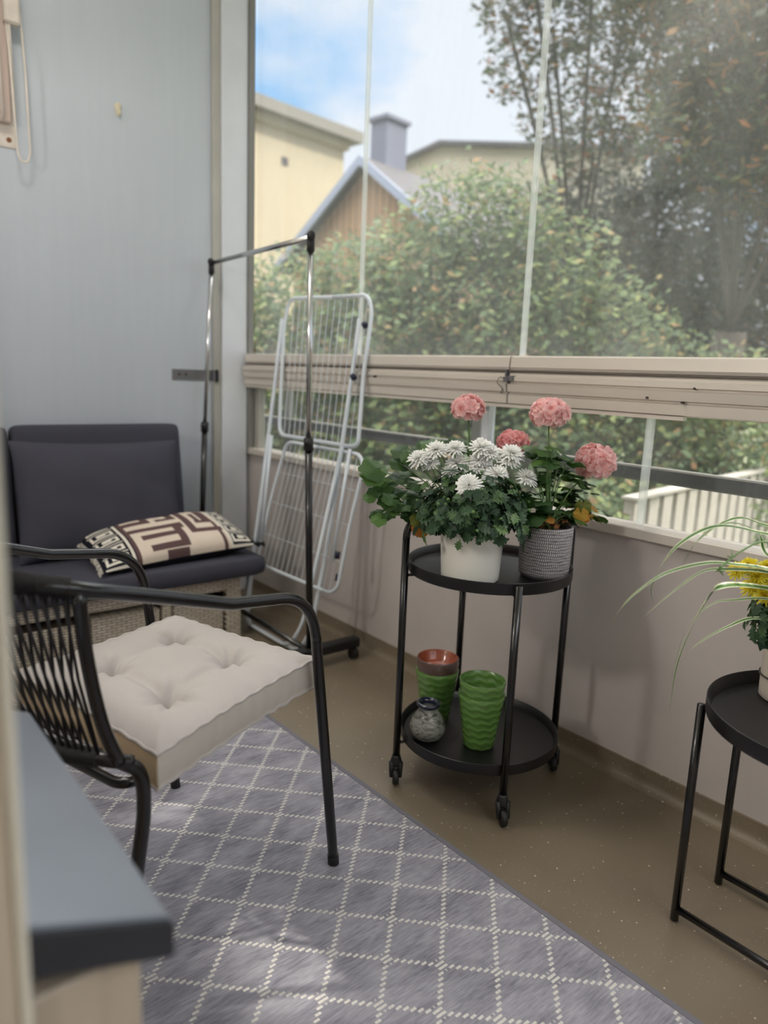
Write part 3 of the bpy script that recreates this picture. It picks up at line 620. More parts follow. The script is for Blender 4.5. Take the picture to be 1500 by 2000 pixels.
# seat frame below the cushion
sf = fillet([L(-.10, -.22, .476), L(-.12, -.22, .476), L(-.54, -.22, .462), L(-.555, -.20, .462), L(-.555, .20, .462), L(-.54, .22, .462), L(-.12, .22, .476), L(-.10, .22, .476), L(-.095, .0, .476), L(-.10, -.22, .476)], .02, 3)
G().tube(sf, .010, 10).build('seat_frame', M['black_metal'], chair, smooth=True)
g = G()
for k in range(26):
    u_ = -.11 - k * .0168; g.tube([L(u_, -.22, .474), L(u_, 0, .460), L(u_, .22, .474)], .0028, 6)
g.build('seat_webbing', M['cord'], chair, smooth=True)
# rope wrapped round the top rail and cords strung down to the lower rail
tp = smoothpath([L(-.66, -.280, .862), L(-.735, -.225, .880), L(-.772, -.12, .888), L(-.780, 0, .890), L(-.772, .12, .888), L(-.735, .225, .880), L(-.66, .280, .862)], 40)
bp = smoothpath(hb[1:] + [L(-.662, .08, .562), L(-.648, .19, .562), L(-.622, .262, .560)], 40)
def along(P, t):
    x = max(0, min(.9999, t)) * (len(P) - 1); i = int(x); return P[i].lerp(P[i + 1], x - i)
g = G(); NR = 150
pts = [along(tp, .035 + .93 * k / (NR * 6)) for k in range(NR * 6)]
g.tube(pts, [RT + .0015 + .0042 * abs(math.sin(math.pi * k / 6)) for k in range(len(pts))], 12)
g.build('rope_wrap', M['cord'], chair, smooth=True)
g = G(); pts = [along(bp, .02 + .96 * k / 500) for k in range(501)]
g.tube(pts, [RT + .001 + .0036 * abs(math.sin(math.pi * k / 5)) for k in range(501)], 10); g.build('lower_rope_wrap', M['cord'], chair, smooth=True)
NC = 34
for k in range(NC):
    t = .045 + .91 * k / (NC - 1)
    for dlt, off in ((-.055, -.004), (.055, .004)):
        a = along(tp, t) + Vector((0, 0, -.012)) + CU * off; b = along(bp, max(.012, min(.988, t + dlt))) + Vector((0, 0, .010)) + CU * off
        G().tube([a, (a + b) / 2 + CU * -.006, b], .0026, 6).build('cord', M['cord'], chair, smooth=True)

# tufted seat cushion (its own thing, lying on the seat)
cc = thing('seat_cushion', L(-.29, -.02, .48), 'pale grey tufted box cushion lying on the rope armchair', 'cushion')
CF = {(1, -1): (-.045, -.250, .548), (0, -1): (-.535, -.288, .536), (1, 1): (-.038, .232, .545), (0, 1): (-.495, .220, .540)}
def cpt(s_, t_, top=True):
    a = Vector(CF[(0, -1)]).lerp(Vector(CF[(1, -1)]), s_); b = Vector(CF[(0, 1)]).lerp(Vector(CF[(1, 1)]), s_); return a.lerp(b, t_)
tufts = [(.72, .70), (.715, .30), (.30, .68), (.285, .27)]
def hgt(s_, t_):
    e = min(s_, 1 - s_, t_, 1 - t_); dome = .030 * (1 - math.exp(-e / .09))
    d = 0
    for (a, b) in tufts:
        dx, dy = s_ - a, t_ - b; r = math.hypot(dx, dy); an = math.atan2(dy, dx)
        d += .034 * math.exp(-(r / .042) ** 1.5) + .020 * math.exp(-(r / .15) ** 1.6)
        d += .0050 * math.cos(7 * an + a * 9) * math.exp(-((r - .075) / .055) ** 2)
    # valleys joining the tufts and running to the borders
    for (p, q) in (((.72, .70), (.715, .30)), ((.30, .68), (.285, .27)), ((.72, .70), (.30, .68)), ((.715, .30), (.285, .27))):
        ax, ay = q[0] - p[0], q[1] - p[1]; l2 = ax * ax + ay * ay; k = max(0, min(1, ((s_ - p[0]) * ax + (t_ - p[1]) * ay) / l2))
        r = math.hypot(s_ - p[0] - k * ax, t_ - p[1] - k * ay); d += .010 * math.exp(-(r / .030) ** 2)
    for (a, b), (ea, eb) in (((.72, .70), (.98, .78)), ((.72, .70), (.66, .98)), ((.715, .30), (.98, .22)), ((.285, .27), (.36, .03)), ((.285, .27), (.10, .10)), ((.715, .30), (.80, .04)), ((.30, .68), (.22, .97))):
        ax, ay = ea - a, eb - b; l2 = ax * ax + ay * ay; k = ((s_ - a) * ax + (t_ - b) * ay) / l2
        if 0 < k < 1:
            r = math.hypot(s_ - a - k * ax, t_ - b - k * ay); d += .0095 * (1 - k) * math.exp(-(r / .020) ** 2)
    puck = .0016 * math.sin(62 * s_) * math.exp(-min(t_, 1 - t_) / .05) + .0016 * math.sin(62 * t_) * math.exp(-min(s_, 1 - s_) / .05)
    return dome - d * min(1, e / .05) + puck
N = 84; g = G(); V = []; Rr = []
for j in range(N + 1):
    for i in range(N + 1):
        s_, t_ = i / N, j / N; p = cpt(s_, t_)
        bow = .010 * (1 - (2 * s_ - 1) ** 2) * (1 if t_ > .5 else -1) * abs(2 * t_ - 1) ** 3; bow2 = .008 * (1 - (2 * t_ - 1) ** 2) * (1 if s_ > .5 else -1) * abs(2 * s_ - 1) ** 3
        V.append(L(p.x + bow2 * -1, p.y - bow, p.z + hgt(s_, t_)))
g.add(V, [(j * (N + 1) + i, j * (N + 1) + i + 1, (j + 1) * (N + 1) + i + 1, (j + 1) * (N + 1) + i) for j in range(N) for i in range(N)])
g.build('top_panel', M['seat_fabric'], cc, smooth=True)
border = [j for j in range(0, N + 1)] + [k * (N + 1) + N for k in range(1, N + 1)] + [N * (N + 1) + N - k for k in range(1, N + 1)] + [(N - k) * (N + 1) for k in range(1, N)]
bt = [V[i] for i in border]; cen = sum(bt, Vector()) / len(bt)
g = G(); nb = len(bt); W = []
for lvl, (dz, out) in enumerate(((0, 0), (-.012, .004), (-.034, .0055), (-.056, .004), (-.066, .0))):
    for k, p in enumerate(bt):
        d = (p - cen); d.z = 0; d.normalize(); W.append(p + d * (out + .0012 * math.sin(k * .9)) + Vector((0, 0, dz + .0012 * math.sin(k * .37))))
F = [(l_ * nb + k, (l_ + 1) * nb + k, (l_ + 1) * nb + (k + 1) % nb, l_ * nb + (k + 1) % nb) for l_ in range(4) for k in range(nb)] + [tuple(4 * nb + k for k in range(nb))]
g.add(W, F)
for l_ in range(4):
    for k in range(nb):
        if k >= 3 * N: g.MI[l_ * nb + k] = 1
g.build('side_panel', [M['seat_side'], mat('warm_lit_cotton', srgb(206, 182, 150), .9)], cc, smooth=True)  # rear faces coloured tan for the warm light falling on them
g = G().tube(bt, .0034, 8, closed=True).tube([p for p in W[4 * nb:5 * nb]], .0034, 8, closed=True)
g.build('piping', M['seat_fabric'], cc, smooth=True)

# ================================================================== ROUND TRAY TABLES
TC = Vector((1.549, 1.387, 0)); TL = {'L': (1.323, 1.501), 'F': (1.428, 1.172), 'R': (1.774, 1.272), 'B': (1.669, 1.601)}
tr = thing('tray_trolley', TC, 'black round two-tier trolley on castors by the parapet', 'trolley')
def tray(name, c, r, z, h, parent, m=M['tray']):
    prof = [(0.0001, z), (r - .020, z), (r - .012, z + .004), (r - .004, z + h - .002), (r - .0015, z + h), (r, z + h - .001), (r, z + .002), (r - .002, z - .003), (r - .012, z - .004), (.0001, z - .004)]
    return G().lathe(prof, (c[0], c[1], 0), 72).build(name, m, parent, auto=40)
tray('upper_tray', TC, .237, .650, .030, tr); tray('lower_tray', TC, .237, .137, .030, tr)
RL = .0108
hp = fillet([(*TL['L'], .085), (*TL['L'], .812), (*TL['R'], .812), (*TL['R'], .085)], .065, 10)
G().tube(hp[:2], RL, 14).build('leg', M['black_metal'], tr, smooth=True)
G().tube(hp[1:-1], RL, 14).build('handle', M['black_metal'], tr, smooth=True)
G().tube(hp[-2:], RL, 14).build('leg', M['black_metal'], tr, smooth=True)
for k in 'FB':
    G().tube([(*TL[k], .085), (*TL[k], .676)], RL, 14).build('leg', M['black_metal'], tr, smooth=True)
for k in 'LFRB':
    p = Vector((*TL[k], 0)); d = (TC - p).normalized()
    for z in (.628, .122): G().box(p + Vector((0, 0, z - .003)) - Vector((.0, .0, 0)), p + Vector((.001, .001, z + .003))) if False else None
    for z in (.641, .126): G().tube([p + Vector((0, 0, z)), p + d * .045 + Vector((0, 0, z + .003))], .0045, 8).build('strut', M['black_metal'], tr, smooth=True)
    # castor: stem cup, fork and wheel
    an = {'L': -.68, 'F': -.55, 'R': -.62, 'B': -.8}[k]; ax = Vector((math.cos(an), math.sin(an), 0)); fw = Vector((-ax.y, ax.x, 0))
    ca = G(); ca.lathe([(.001, .088), (.0125, .086), (.0135, .080), (.0165, .070), (.0175, .060), (.016, .052), (.001, .050)], p, 18)
    for sg in (-1, 1):
        q = p + ax * sg * .0125 + fw * -.004
        ca.tube([q + Vector((0, 0, .066)), q + Vector((0, 0, .045)) + fw * -.004, q + Vector((0, 0, .022)) + fw * -.012], [.009, .008, .006], 8)
    co = ca.build('castor', M['black_matte'], tr, smooth=True)
    wc = p + fw * -.014 + Vector((0, 0, .0235))
    wo_ = G(); V = []; ns = 28
    prof = [(-.0095, .0001), (-.0095, .018), (-.0075, .0222), (0, .0232), (.0075, .0222), (.0095, .018), (.0095, .0001)]
    for (o_, r_) in prof:
        for j in range(ns):
            t = 2 * math.pi * j / ns; V.append(wc + ax * o_ + (fw * math.cos(t) + Vector((0, 0, 1)) * math.sin(t)) * r_)
    wo_.add(V, [(i * ns + j, i * ns + (j + 1) % ns, (i + 1) * ns + (j + 1) % ns, (i + 1) * ns + j) for i in range(len(prof) - 1) for j in range(ns)])
    wo_.build('wheel', M['black_matte'], co, smooth=True)
# second table at the right edge
T2 = Vector((1.575, .450, 0)); t2 = thing('tray_table', T2, 'black round tray table at the right edge under the yellow flowers', 'table')
tray('tray_top', T2, .250, .530, .032, t2)
for sx_ in (1.472, 1.678):
    q = fillet([(sx_, .685, .545), (sx_, .685, .010), (sx_, .215, .010), (sx_, .215, .545)], .0, 1) if False else [(sx_, .685, .530), (sx_, .685, .004)]
    G().tube(q, .0095, 12).build('leg', M['black_metal'], t2, smooth=True)
    G().tube([(sx_, .215, .530), (sx_, .215, .004)], .0095, 12).build('leg', M['black_metal'], t2, smooth=True)
    g = G().tube([(sx_, .685, .032), (sx_, .215, .032)], .0085, 12); g.tube([(sx_ - .001, .455, .022), (sx_ - .001, .455, .046)], .011, 10)
    g.build('floor_bar', M['black_metal'], t2, smooth=True)

# ================================================================== POTS
def pot(name, c, rb, rt, h, m, parent=None, wall=.005, foot=.0, lip=.002, soil=None, n=56):
    z0 = c[2]
    prof = [(.0001, z0), (rb - .004, z0), (rb, z0 + .004)]
    for i in range(1, 9): prof.append((rb + (rt - rb) * i / 9, z0 + .004 + (h - .008) * i / 9))
    prof += [(rt, z0 + h - .002), (rt - .001, z0 + h), (rt - wall, z0 + h), (rt - wall - .001, z0 + h - .002), (rb - wall, z0 + .010), (.0001, z0 + .008)]
    return G().lathe(prof, (c[0], c[1], 0), n).build(name, m, parent, auto=45)
ZT = .6505; ZL = .1375
# leaves and flowers -------------------------------------------------
def frame(d):
    d = Vector(d).normalized(); a = d.orthogonal().normalized(); return d, a, d.cross(a)
def ger_leaf(g, c, nrm, fwd, size, rv):
    nrm = Vector(nrm).normalized(); fwd = Vector(fwd); fwd = (fwd - nrm * fwd.dot(nrm)).normalized(); sd = nrm.cross(fwd)
    V = [Vector(c)]; n = 22
    for ring, rs in ((1, .5), (2, 1.0)):
        for k in range(n):
            t = -math.pi * .9 + 2 * math.pi * .9 * k / (n - 1); sc = (1 + .09 * math.cos(t * 7)) * (.86 + .14 * math.cos(t))
            r = size * rs * sc; wv = .10 * size * math.sin(t * 3.5 + rv * 9) * rs ** 2 - .16 * size * rs ** 2 * (1 if ring == 2 else .3) * (.5 + rv)
            V.append(Vector(c) + fwd * math.cos(t) * r + sd * math.sin(t) * r + nrm * wv)
    F = [(0, 1 + k, 2 + k) for k in range(n - 1)] + [(1 + k, 1 + n + k, 2 + n + k, 2 + k) for k in range(n - 1)]
    g.add(V, F, 0, rv)
def lobed_leaf(g, c, nrm, fwd, L_, rv):
    nrm = Vector(nrm).normalized(); fwd = Vector(fwd); fwd = (fwd - nrm * fwd.dot(nrm)).normalized(); sd = nrm.cross(fwd)
    out = [(0, .06), (.18, .10), (.28, .30), (.36, .18), (.50, .44), (.60, .22), (.72, .34), (.80, .16), (1.0, .02)]
    V = []; F = []
    for (a, w_) in out:
        dr = -.25 * a * a * L_
        for q in (-1, 0, 1): V.append(Vector(c) + fwd * a * L_ + sd * q * w_ * L_ + nrm * (dr + (.05 * L_ if q else 0)))
    for i in range(len(out) - 1):
        for q in (0, 1): F.append((i * 3 + q, i * 3 + q + 1, i * 3 + q + 4, i * 3 + q + 3))
    g.add(V, F, 0, rv)
def floret(g, c, d, r, rng):
    d, a, b = frame(d); rot = rng.random() * 6.28
    for k in range(5):
        t = rot + k * 2 * math.pi / 5; f = a * math.cos(t) + b * math.sin(t); sd = d.cross(f)
        tilt = .55 + rng.random() * .3
        V = []; Rv = []
        for i, (l_, w_, up) in enumerate(((.05, .10, 0), (.40, .36, .16), (.75, .50, .30), (1.0, .42, .30), (1.12, .16, .24))):
            for q in (-1, -.5, 0, .5, 1):
                p = Vector(c) + f * l_ * r * math.cos(tilt * .5) + d * (up * r * tilt * 1.3 + .10 * r * q * q) + sd * q * w_ * r
                V.append(p); Rv.append(min(1, max(0, (l_ - .1) * .8 + rng.uniform(-.08, .08) + .12 * abs(q))))
        F = [(i * 5 + j, i * 5 + j + 1, i * 5 + j + 6, i * 5 + j + 5) for i in range(4) for j in range(4)]
        g.add(V, F, 0, Rv)
def ger_head(c, R_, parent, m, seed, squash=.85, n=44, lower=-.55, axis=(0, 0, 1)):
    rng = random.Random(seed); g = G()
    for k in range(n):
        z = 1 - (k + .5) / n * (1 - lower); th = k * 2.39996 + rng.uniform(-.2, .2); rr_ = math.sqrt(max(0, 1 - z * z))
        d = Vector((rr_ * math.cos(th), rr_ * math.sin(th), z)); rad = R_ * rng.uniform(.80, 1.0)
        p = Vector(c) + Vector((d.x * rad, d.y * rad, d.z * rad * squash))
        floret(g, p - d * R_ * .22, (d + Vector((rng.uniform(-.25, .25), rng.uniform(-.25, .25), rng.uniform(-.2, .2)))), R_ * .43, rng)
    h = g.build('flower_head', m, parent, smooth=True)
    g = G()
    for k in range(14):
        th = k * 2.39996; z = 1 - (k + .5) / 14 * 1.4; rr_ = math.sqrt(max(0, 1 - z * z)); g.tube([Vector(c) + Vector((0, 0, -R_ * .35)), Vector(c) + Vector((rr_ * math.cos(th), rr_ * math.sin(th), z * squash)) * R_ * .6], .0009, 5)
    g.build('pedicels', M['stem'], h)
    return h
def mum_head(c, d, r, parent, m, seed, n=92):
    rng = random.Random(seed); d, a, b = frame(d); g = G()
    for k in range(n):
        f_ = k / n; t = k * 2.39996; el = .10 + (1 - f_) * 1.25 * (1 if f_ < .55 else .7) - .28 * (f_ > .85)
        el = math.radians(82) * (1 - f_ ** .75) - math.radians(14) * f_ + rng.uniform(-.12, .12)
        ln = r * (.55 + .45 * f_) * rng.uniform(.85, 1.08)
        f = (a * math.cos(t) + b * math.sin(t)); dr = f * math.cos(el) + d * math.sin(el); sd = d.cross(f).normalized(); up = sd.cross(dr)
        base = Vector(c) + f * r * .06; w_ = r * .078
        V = []; Rv = []
        for (l_, ww) in ((.0, .45), (.35, .9), (.75, 1.0), (.94, .75), (1.0, .25)):
            cp = base + dr * ln * l_ - d * (.10 * ln * l_ * l_) + up * 0
            for q in (-1, 0, 1): V.append(cp + sd * q * ww * w_ + up * (abs(q) * .35 * w_)); Rv.append(min(1, .15 + l_ * .6 + rng.random() * .3))
        g.add(V, [(i * 3 + q, i * 3 + q + 1, i * 3 + q + 4, i * 3 + q + 3) for i in range(4) for q in (0, 1)], 0, Rv)
    return g.build('flower_head', m, parent, smooth=True)

# --- white pot with white chrysanthemums
wc_ = (1.443, 1.362, ZT)
mum = thing('potted_chrysanthemum', wc_, 'white chrysanthemum in a plain white pot on the trolley', 'potted plant')
pot('pot', wc_, .0805, .0885, .146, M['white_ceramic'], mum)
G().lathe([(.0001, ZT + .137), (.082, ZT + .134)], (wc_[0], wc_[1], 0), 30).build('soil', M['soil'], mum)
heads = [(1.345, 1.491, 0.976), (1.383, 1.461, 1.002), (1.421, 1.426, 1.008), (1.374, 1.473, 0.964), (1.427, 1.421, 0.969), (1.404, 1.424, 0.946), (1.472, 1.376, 1.015), (1.488, 1.358, 1.003), (1.469, 1.378, 0.979), (1.458, 1.374, 0.960), (1.521, 1.318, 0.984), (1.477, 1.316, 0.948), (1.367, 1.312, 0.924), (1.552, 1.274, 0.94), (1.526, 1.312, 1.003)]
camv = Vector((0, 0, 1.2)); ctr = Vector((wc_[0], wc_[1], .80)); rng = random.Random(3)
gs = G(); gl = G()
for i, h in enumerate(heads):
    h = Vector(h); d = (h - ctr).normalized() * .55 + Vector((0, 0, .45)) + (camv - h).normalized() * (.55 if i != 12 else 1.3)
    mum_head(h, d, (.0375 if i not in (3, 5, 9) else .030) * (1 + .06 * math.sin(i * 2.3)), mum, M['petal_white'], 100 + i)
    b_ = ctr + Vector((rng.uniform(-.04, .04), rng.uniform(-.04, .04), -.01)); mid = (h + b_) / 2 + Vector((rng.uniform(-.01, .01), 0, .0))
    gs.tube(smoothpath([b_, mid, h - d.normalized() * .006], 4), .0017, 6)
    gl.ball(h - d.normalized() * .005, .008, 8, 5, 0)
def dome_pt(rng, R_, c=ctr, zmin=-.25):
    th = rng.random() * 6.283; z = rng.uniform(zmin, .95); r = math.sqrt(1 - z * z); return Vector((r * math.cos(th), r * math.sin(th), z))
for k in range(900):
    q = dome_pt(rng, 1, zmin=-.15); rad = rng.uniform(.45, .98)
    p = ctr + Vector((q.x * .165 * rad, q.y * .165 * rad, q.z * .165 * rad + .01))
    if p.z < .812 and math.hypot(p.x - wc_[0], p.y - wc_[1]) < .13: p.z = .812 + rng.random() * .03
    nr = q + Vector((rng.uniform(-.5, .5), rng.uniform(-.5, .5), rng.uniform(0, .6)))
    lobed_leaf(gl, p, nr, q * .6 + Vector((rng.uniform(-1, 1), rng.uniform(-1, 1), rng.uniform(-.5, .5))), rng.uniform(.026, .050), rng.random())
for k in range(36):    # leaves hanging over the rim
    th = rng.random() * 6.283; p = Vector((wc_[0] + .086 * math.cos(th), wc_[1] + .086 * math.sin(th), .803 + rng.random() * .02)); o_ = Vector((math.cos(th), math.sin(th), 0))
    lobed_leaf(gl, p, o_ + Vector((0, 0, .6)), o_ + Vector((rng.uniform(-.5, .5), rng.uniform(-.5, .5), -.02)), rng.uniform(.026, .038), rng.random() * .6)
for k in range(60):    # buds on stalks
    q = dome_pt(rng, 1, zmin=.0); p = ctr + q * rng.uniform(.12, .172) + Vector((0, 0, .01))
    gs.tube(smoothpath([ctr + q * .05, ctr + q * .1 + Vector((0, 0, .006)), p], 3), .0011, 5); gs.ball(p, rng.uniform(.003, .005), 8, 5)
gl.build('foliage', M['mum_leaf'], mum, smooth=False); gs.build('stems', M['stem'], mum, smooth=True)

# --- geraniums
def stalk(P, r, parent): return G().tube(smoothpath(P, 5), r, 8).build('stem', M['stem'], parent, smooth=True)
gc = (1.640, 1.262, ZT)
ge = thing('potted_geranium', gc, 'pink geranium in a grey pot with rows of pale dashes on the trolley', 'potted plant')
z0 = ZT; prof = [(.0001, z0), (.058, z0), (.060, z0 + .008)]
G().lathe(prof, (gc[0], gc[1], 0), 48).build('pot_foot', mat('grey_stoneware', srgb(92, 88, 92), .6), ge, smooth=False)
H = .150; prof = [(.066, z0 + .006), (.0705, z0 + .014)] + [(.0705 + .0035 * math.sin(math.pi * .5 * i / 10), z0 + .014 + (H - .016) * i / 10) for i in range(1, 11)] + [(.073, z0 + H), (.069, z0 + H), (.068, z0 + H - .03)]
G().lathe(prof, (gc[0], gc[1], 0), 64).build('pot', M['dash'], ge, auto=45)
G().lathe([(.0001, z0 + H - .012), (.069, z0 + H - .014)], (gc[0], gc[1], 0), 30).build('soil', M['soil'], ge)
base = Vector((gc[0], gc[1], z0 + H - .012)); rng = random.Random(11)
for (h, R_, m, sd, sq) in (((1.633, 1.28, 1.111), .056, M['petal_pink'], 5, .78), ((1.783, 1.22, .975), .060, M['petal_pink'], 6, .95)):
    ger_head(h, R_, ge, m, sd, sq); h = Vector(h); stalk([base, base.lerp(h, .5) + Vector((0, 0, .02)), h - Vector((0, 0, R_ * .4))], .0022, ge)
gl = G(); gst = G()
lv = [(1.584, 1.27, 0.998), (1.639, 1.27, 1.003), (1.689, 1.27, 0.972), (1.728, 1.27, 0.941), (1.684, 1.27, 0.921), (1.613, 1.27, 0.94), (1.775, 1.255, 0.9), (1.80, 1.25, 0.857), (1.83, 1.25, 0.825), (1.766, 1.27, 0.848), (1.667, 1.27, 0.87), (1.588, 1.27, 0.877), (1.581, 1.27, 0.841), (1.721, 1.27, 0.821)]
for p in lv:
    for q in range(7):
        pp_ = Vector(p) + Vector((rng.uniform(-.028, .028), rng.uniform(-.05, .07), rng.uniform(-.02, .02))); pp_.x = min(pp_.x, 1.855)
        d = (pp_ - base); nr = Vector((0, 0, 1)) + d.normalized() * .5 + Vector((rng.uniform(-.4, .4), rng.uniform(-.5, .3), 0))
        ger_leaf(gl, pp_, nr, d + Vector((rng.uniform(-.1, .1), rng.uniform(-.1, .1), 0)), rng.uniform(.024, .040), rng.random() * .84 if pp_.z > .86 else rng.random())
        if q < 2: gst.tube(smoothpath([base + Vector((rng.uniform(-.02, .02), rng.uniform(-.02, .02), 0)), base.lerp(pp_, .5) + Vector((0, 0, .012)), pp_], 3), .0014, 5)
gl.build('foliage', M['ger_leaf'], ge, smooth=True); gst.build('leaf_stalks', M['stem'], ge, smooth=True)
gd = G()
for k in range(36):
    a_ = rng.random() * 6.28; r_ = rng.random() * .055; p = base + Vector((r_ * math.cos(a_), r_ * math.sin(a_), .004 + rng.random() * .02))
    lobed_leaf(gd, p, (rng.uniform(-1, 1), rng.uniform(-1, 1), .8), (rng.uniform(-1, 1), rng.uniform(-1, 1), .3), rng.uniform(.015, .035), .5)
gd.build('dry_leaves', M['dry'], ge)
gy = G()
for (dx, dz, sz, rv) in ((0, 0, .026, .1), (.020, -.010, .022, .5), (.012, .022, .028, 1.0), (.004, -.018, .016, .45)):
    ger_leaf(gy, (1.729 + dx, 1.215 + dx * .2, .832 + dz), (-.6, -.7, .25), (.1, 0, -1), sz, rv)
tag(gy.build('withered_leaves', M['yellow_leaf'], ge, smooth=True), 'yellowing leaves hanging over the pot rim')
# second geranium, its pot standing behind the white pot
g2c = (1.588, 1.502, ZT)
g2 = thing('potted_geranium', g2c, 'spreading pink geranium behind the white pot on the trolley', 'potted plant')
pot('pot', g2c, .050, .060, .115, M['terracotta'], g2)
G().lathe([(.0001, ZT + .104), (.055, ZT + .102)], (g2c[0], g2c[1], 0), 24).build('soil', M['soil'], g2)
base = Vector((g2c[0], g2c[1], ZT + .10))
for (h, R_, m, sd) in (((1.519, 1.48, 1.114), .050, M['petal_pink'], 8), ((1.656, 1.42, 1.016), .049, M['petal_deep'], 9)):
    ger_head(h, R_, g2, m, sd, .82, n=38); h = Vector(h); stalk([base, base.lerp(h, .55) + Vector((0, 0, .01)), h - Vector((0, 0, R_ * .4))], .0022, g2)
gl = G(); gst = G()
lv = [(1.221, 1.52, 0.936, .050), (1.250, 1.53, 0.925, .040), (1.227, 1.50, 0.828, .030), (1.255, 1.50, .822, .030), (1.281, 1.52, 0.825, .028), (1.329, 1.50, 0.818, .030), (1.268, 1.52, 0.898, .036), (1.32, 1.54, 0.956, .036), (1.337, 1.52, 0.975, .034), (1.453, 1.54, 1.008, .046), (1.516, 1.52, 1.006, .044), (1.58, 1.52, .995, .036), (1.625, 1.50, 0.985, .036), (1.40, 1.50, 0.842, .03), (1.205, 1.52, 0.874, .026), (1.306, 1.52, 0.881, .036), (1.36, 1.51, .90, .034), (1.38, 1.5, .86, .034), (1.34, 1.5, .85, .032), (1.25, 1.5, .86, .034), (1.29, 1.5, .85, .034), (1.41, 1.52, .97, .036), (1.30, 1.53, .915, .036)]
for (x, y, z, sz) in lv:
    for q in range(2):
        pp_ = Vector((x, y, z)) + (Vector((rng.uniform(-.02, .02), rng.uniform(-.03, .05), rng.uniform(-.015, .015))) if q else Vector())
        if math.hypot(pp_.x - wc_[0], pp_.y - wc_[1]) < .16 and pp_.z < .98: pp_.y += .06
        d = (pp_ - base); nr = Vector((0, 0, .7)) + (camv - pp_).normalized() * .5 + Vector((rng.uniform(-.3, .3), rng.uniform(-.3, .3), 0))
        ger_leaf(gl, pp_, nr, d, sz * rng.uniform(.8, 1.0), rng.random() * .85)
        if q == 0: gst.tube(smoothpath([base, base.lerp(pp_, .5) + Vector((0, 0, .015)), pp_], 3), .0015, 5)
gl.build('foliage', M['ger_leaf'], g2, smooth=True); gst.build('leaf_stalks', M['stem'], g2, smooth=True)
gy = G()
for (dx, dz, sz, rv) in ((-.008, .028, .026, 1.0), (.0, 0, .026, .5), (.012, -.012, .018, .4)):
    ger_leaf(gy, (1.335 + dx, 1.462, .785 + dz), (-.5, -.8, .2), (.2, 0, -1), sz, rv)
gy.tube(smoothpath([base, (1.45, 1.49, .86), (1.335, 1.462, .815)], 4), .0014, 5)
tag(gy.build('withered_leaves', M['yellow_leaf'], g2, smooth=True), 'orange withered leaves hanging beside the white pot')

# --- lower tray: stacked green pots, brown pot, glass vase
def gpot(c, label, group=None, sc=1.0):
    o = pot('green_plant_pot', c, .045 * sc, .068 * sc, .165 * sc, M['green_glaze'], None, wall=.005)
    return tag(o, label, 'plant pot', group)
gpot((1.500, 1.338, ZL), 'green ridged pot on the lower tray, outer pot of the front nested pair', 'green ridged plant pots on the lower tray')
o = gpot((1.500, 1.338, ZL + .040), 'green ridged pot nested inside the front pot of the pair', 'green ridged plant pots on the lower tray')
gpot((1.512, 1.540, ZL), 'green ridged pot at the back of the lower tray holding a brown pot', 'green ridged plant pots on the lower tray')
zb = ZL + .055
prof = [(.0001, zb), (.040, zb), (.0615, zb + .10), (.066, zb + .125), (.0655, zb + .145), (.063, zb + .148), (.058, zb + .142), (.052, zb + .118), (.045, zb + .112), (.0001, zb + .110)]
o = tag(G().lathe(prof[:6], (1.512, 1.540, 0), 48).build('brown_plant_pot', M['brown_glaze'], None, auto=45), 'brown glazed pot with terracotta inside, sitting in a green pot', 'plant pot')
G().lathe(prof[5:], (1.512, 1.540, 0), 48).build('pot_inside', M['terracotta'], o, smooth=True)
vz = ZL; vc = (1.398, 1.452, 0)
va = thing('glass_vase', (vc[0], vc[1], vz), 'small bulbous grey glass vase with a navy rim on the lower tray', 'vase')
prof = [(.0001, .001), (.030, .001), (.044, .012), (.053, .030), (.054, .045), (.047, .066), (.034, .085), (.027, .097), (.026, .104), (.022, .104), (.024, .092), (.040, .060), (.046, .040), (.034, .012), (.0001, .008)]
G().lathe([(r, vz + z) for r, z in prof], vc, 44).build('body', M['glass_vase'], va, smooth=True)
G().lathe([(r, vz + z) for r, z in [(.026, .100), (.033, .106), (.037, .112), (.036, .117), (.028, .118), (.022, .112), (.021, .102)]], vc, 40).build('rim', M['navy_glass'], va, smooth=True)

# --- yellow chrysanthemum and spider plant on the right table
yc = (1.660, .585, .531)
ym = thing('potted_chrysanthemum', yc, 'yellow chrysanthemum in a cream pot on the right-hand table', 'potted plant')
pot('pot', yc, .060, .064, .165, M['cream_ceramic'], ym)
G().lathe([(.0632, yc[2] + .050), (.0650, yc[2] + .051), (.0650, yc[2] + .054), (.0632, yc[2] + .055)], (yc[0], yc[1], 0), 48).build('pot_line', M['dark_gap'], ym)
gl = G(); rng = random.Random(21); ct = Vector((yc[0], yc[1], .72)); gs = G()
for k in range(420):
    q = dome_pt(rng, 1, zmin=-.3); p = ct + Vector((q.x * .12, q.y * .12, q.z * .13)) * rng.uniform(.4, 1)
    lobed_leaf(gl, p, q + Vector((0, 0, .5)), q + Vector((rng.uniform(-.6, .6), rng.uniform(-.6, .6), -.3)), rng.uniform(.025, .045), rng.random())
gl.build('foliage', M['mum_leaf'], ym)
for i, h in enumerate([(1.452, .640, .842), (1.478, .63, .850), (1.500, .620, .826), (1.520, .610, .845), (1.498, .63, .802), (1.533, .60, .812), (1.56, .59, .84), (1.58, .57, .80), (1.545, .62, .78)]):
    h = Vector(h); d = (h - ct).normalized() + Vector((0, 0, .5)) + (camv - h).normalized() * .6; mum_head(h, d, .023, ym, M['petal_yellow'], 300 + i, n=70)
    gs.tube(smoothpath([ct, (ct + h) / 2 + Vector((0, 0, .02)), h], 4), .0016, 5)
gs.build('stems', M['stem'], ym, smooth=True)
sc_ = (1.60, .335, .531)
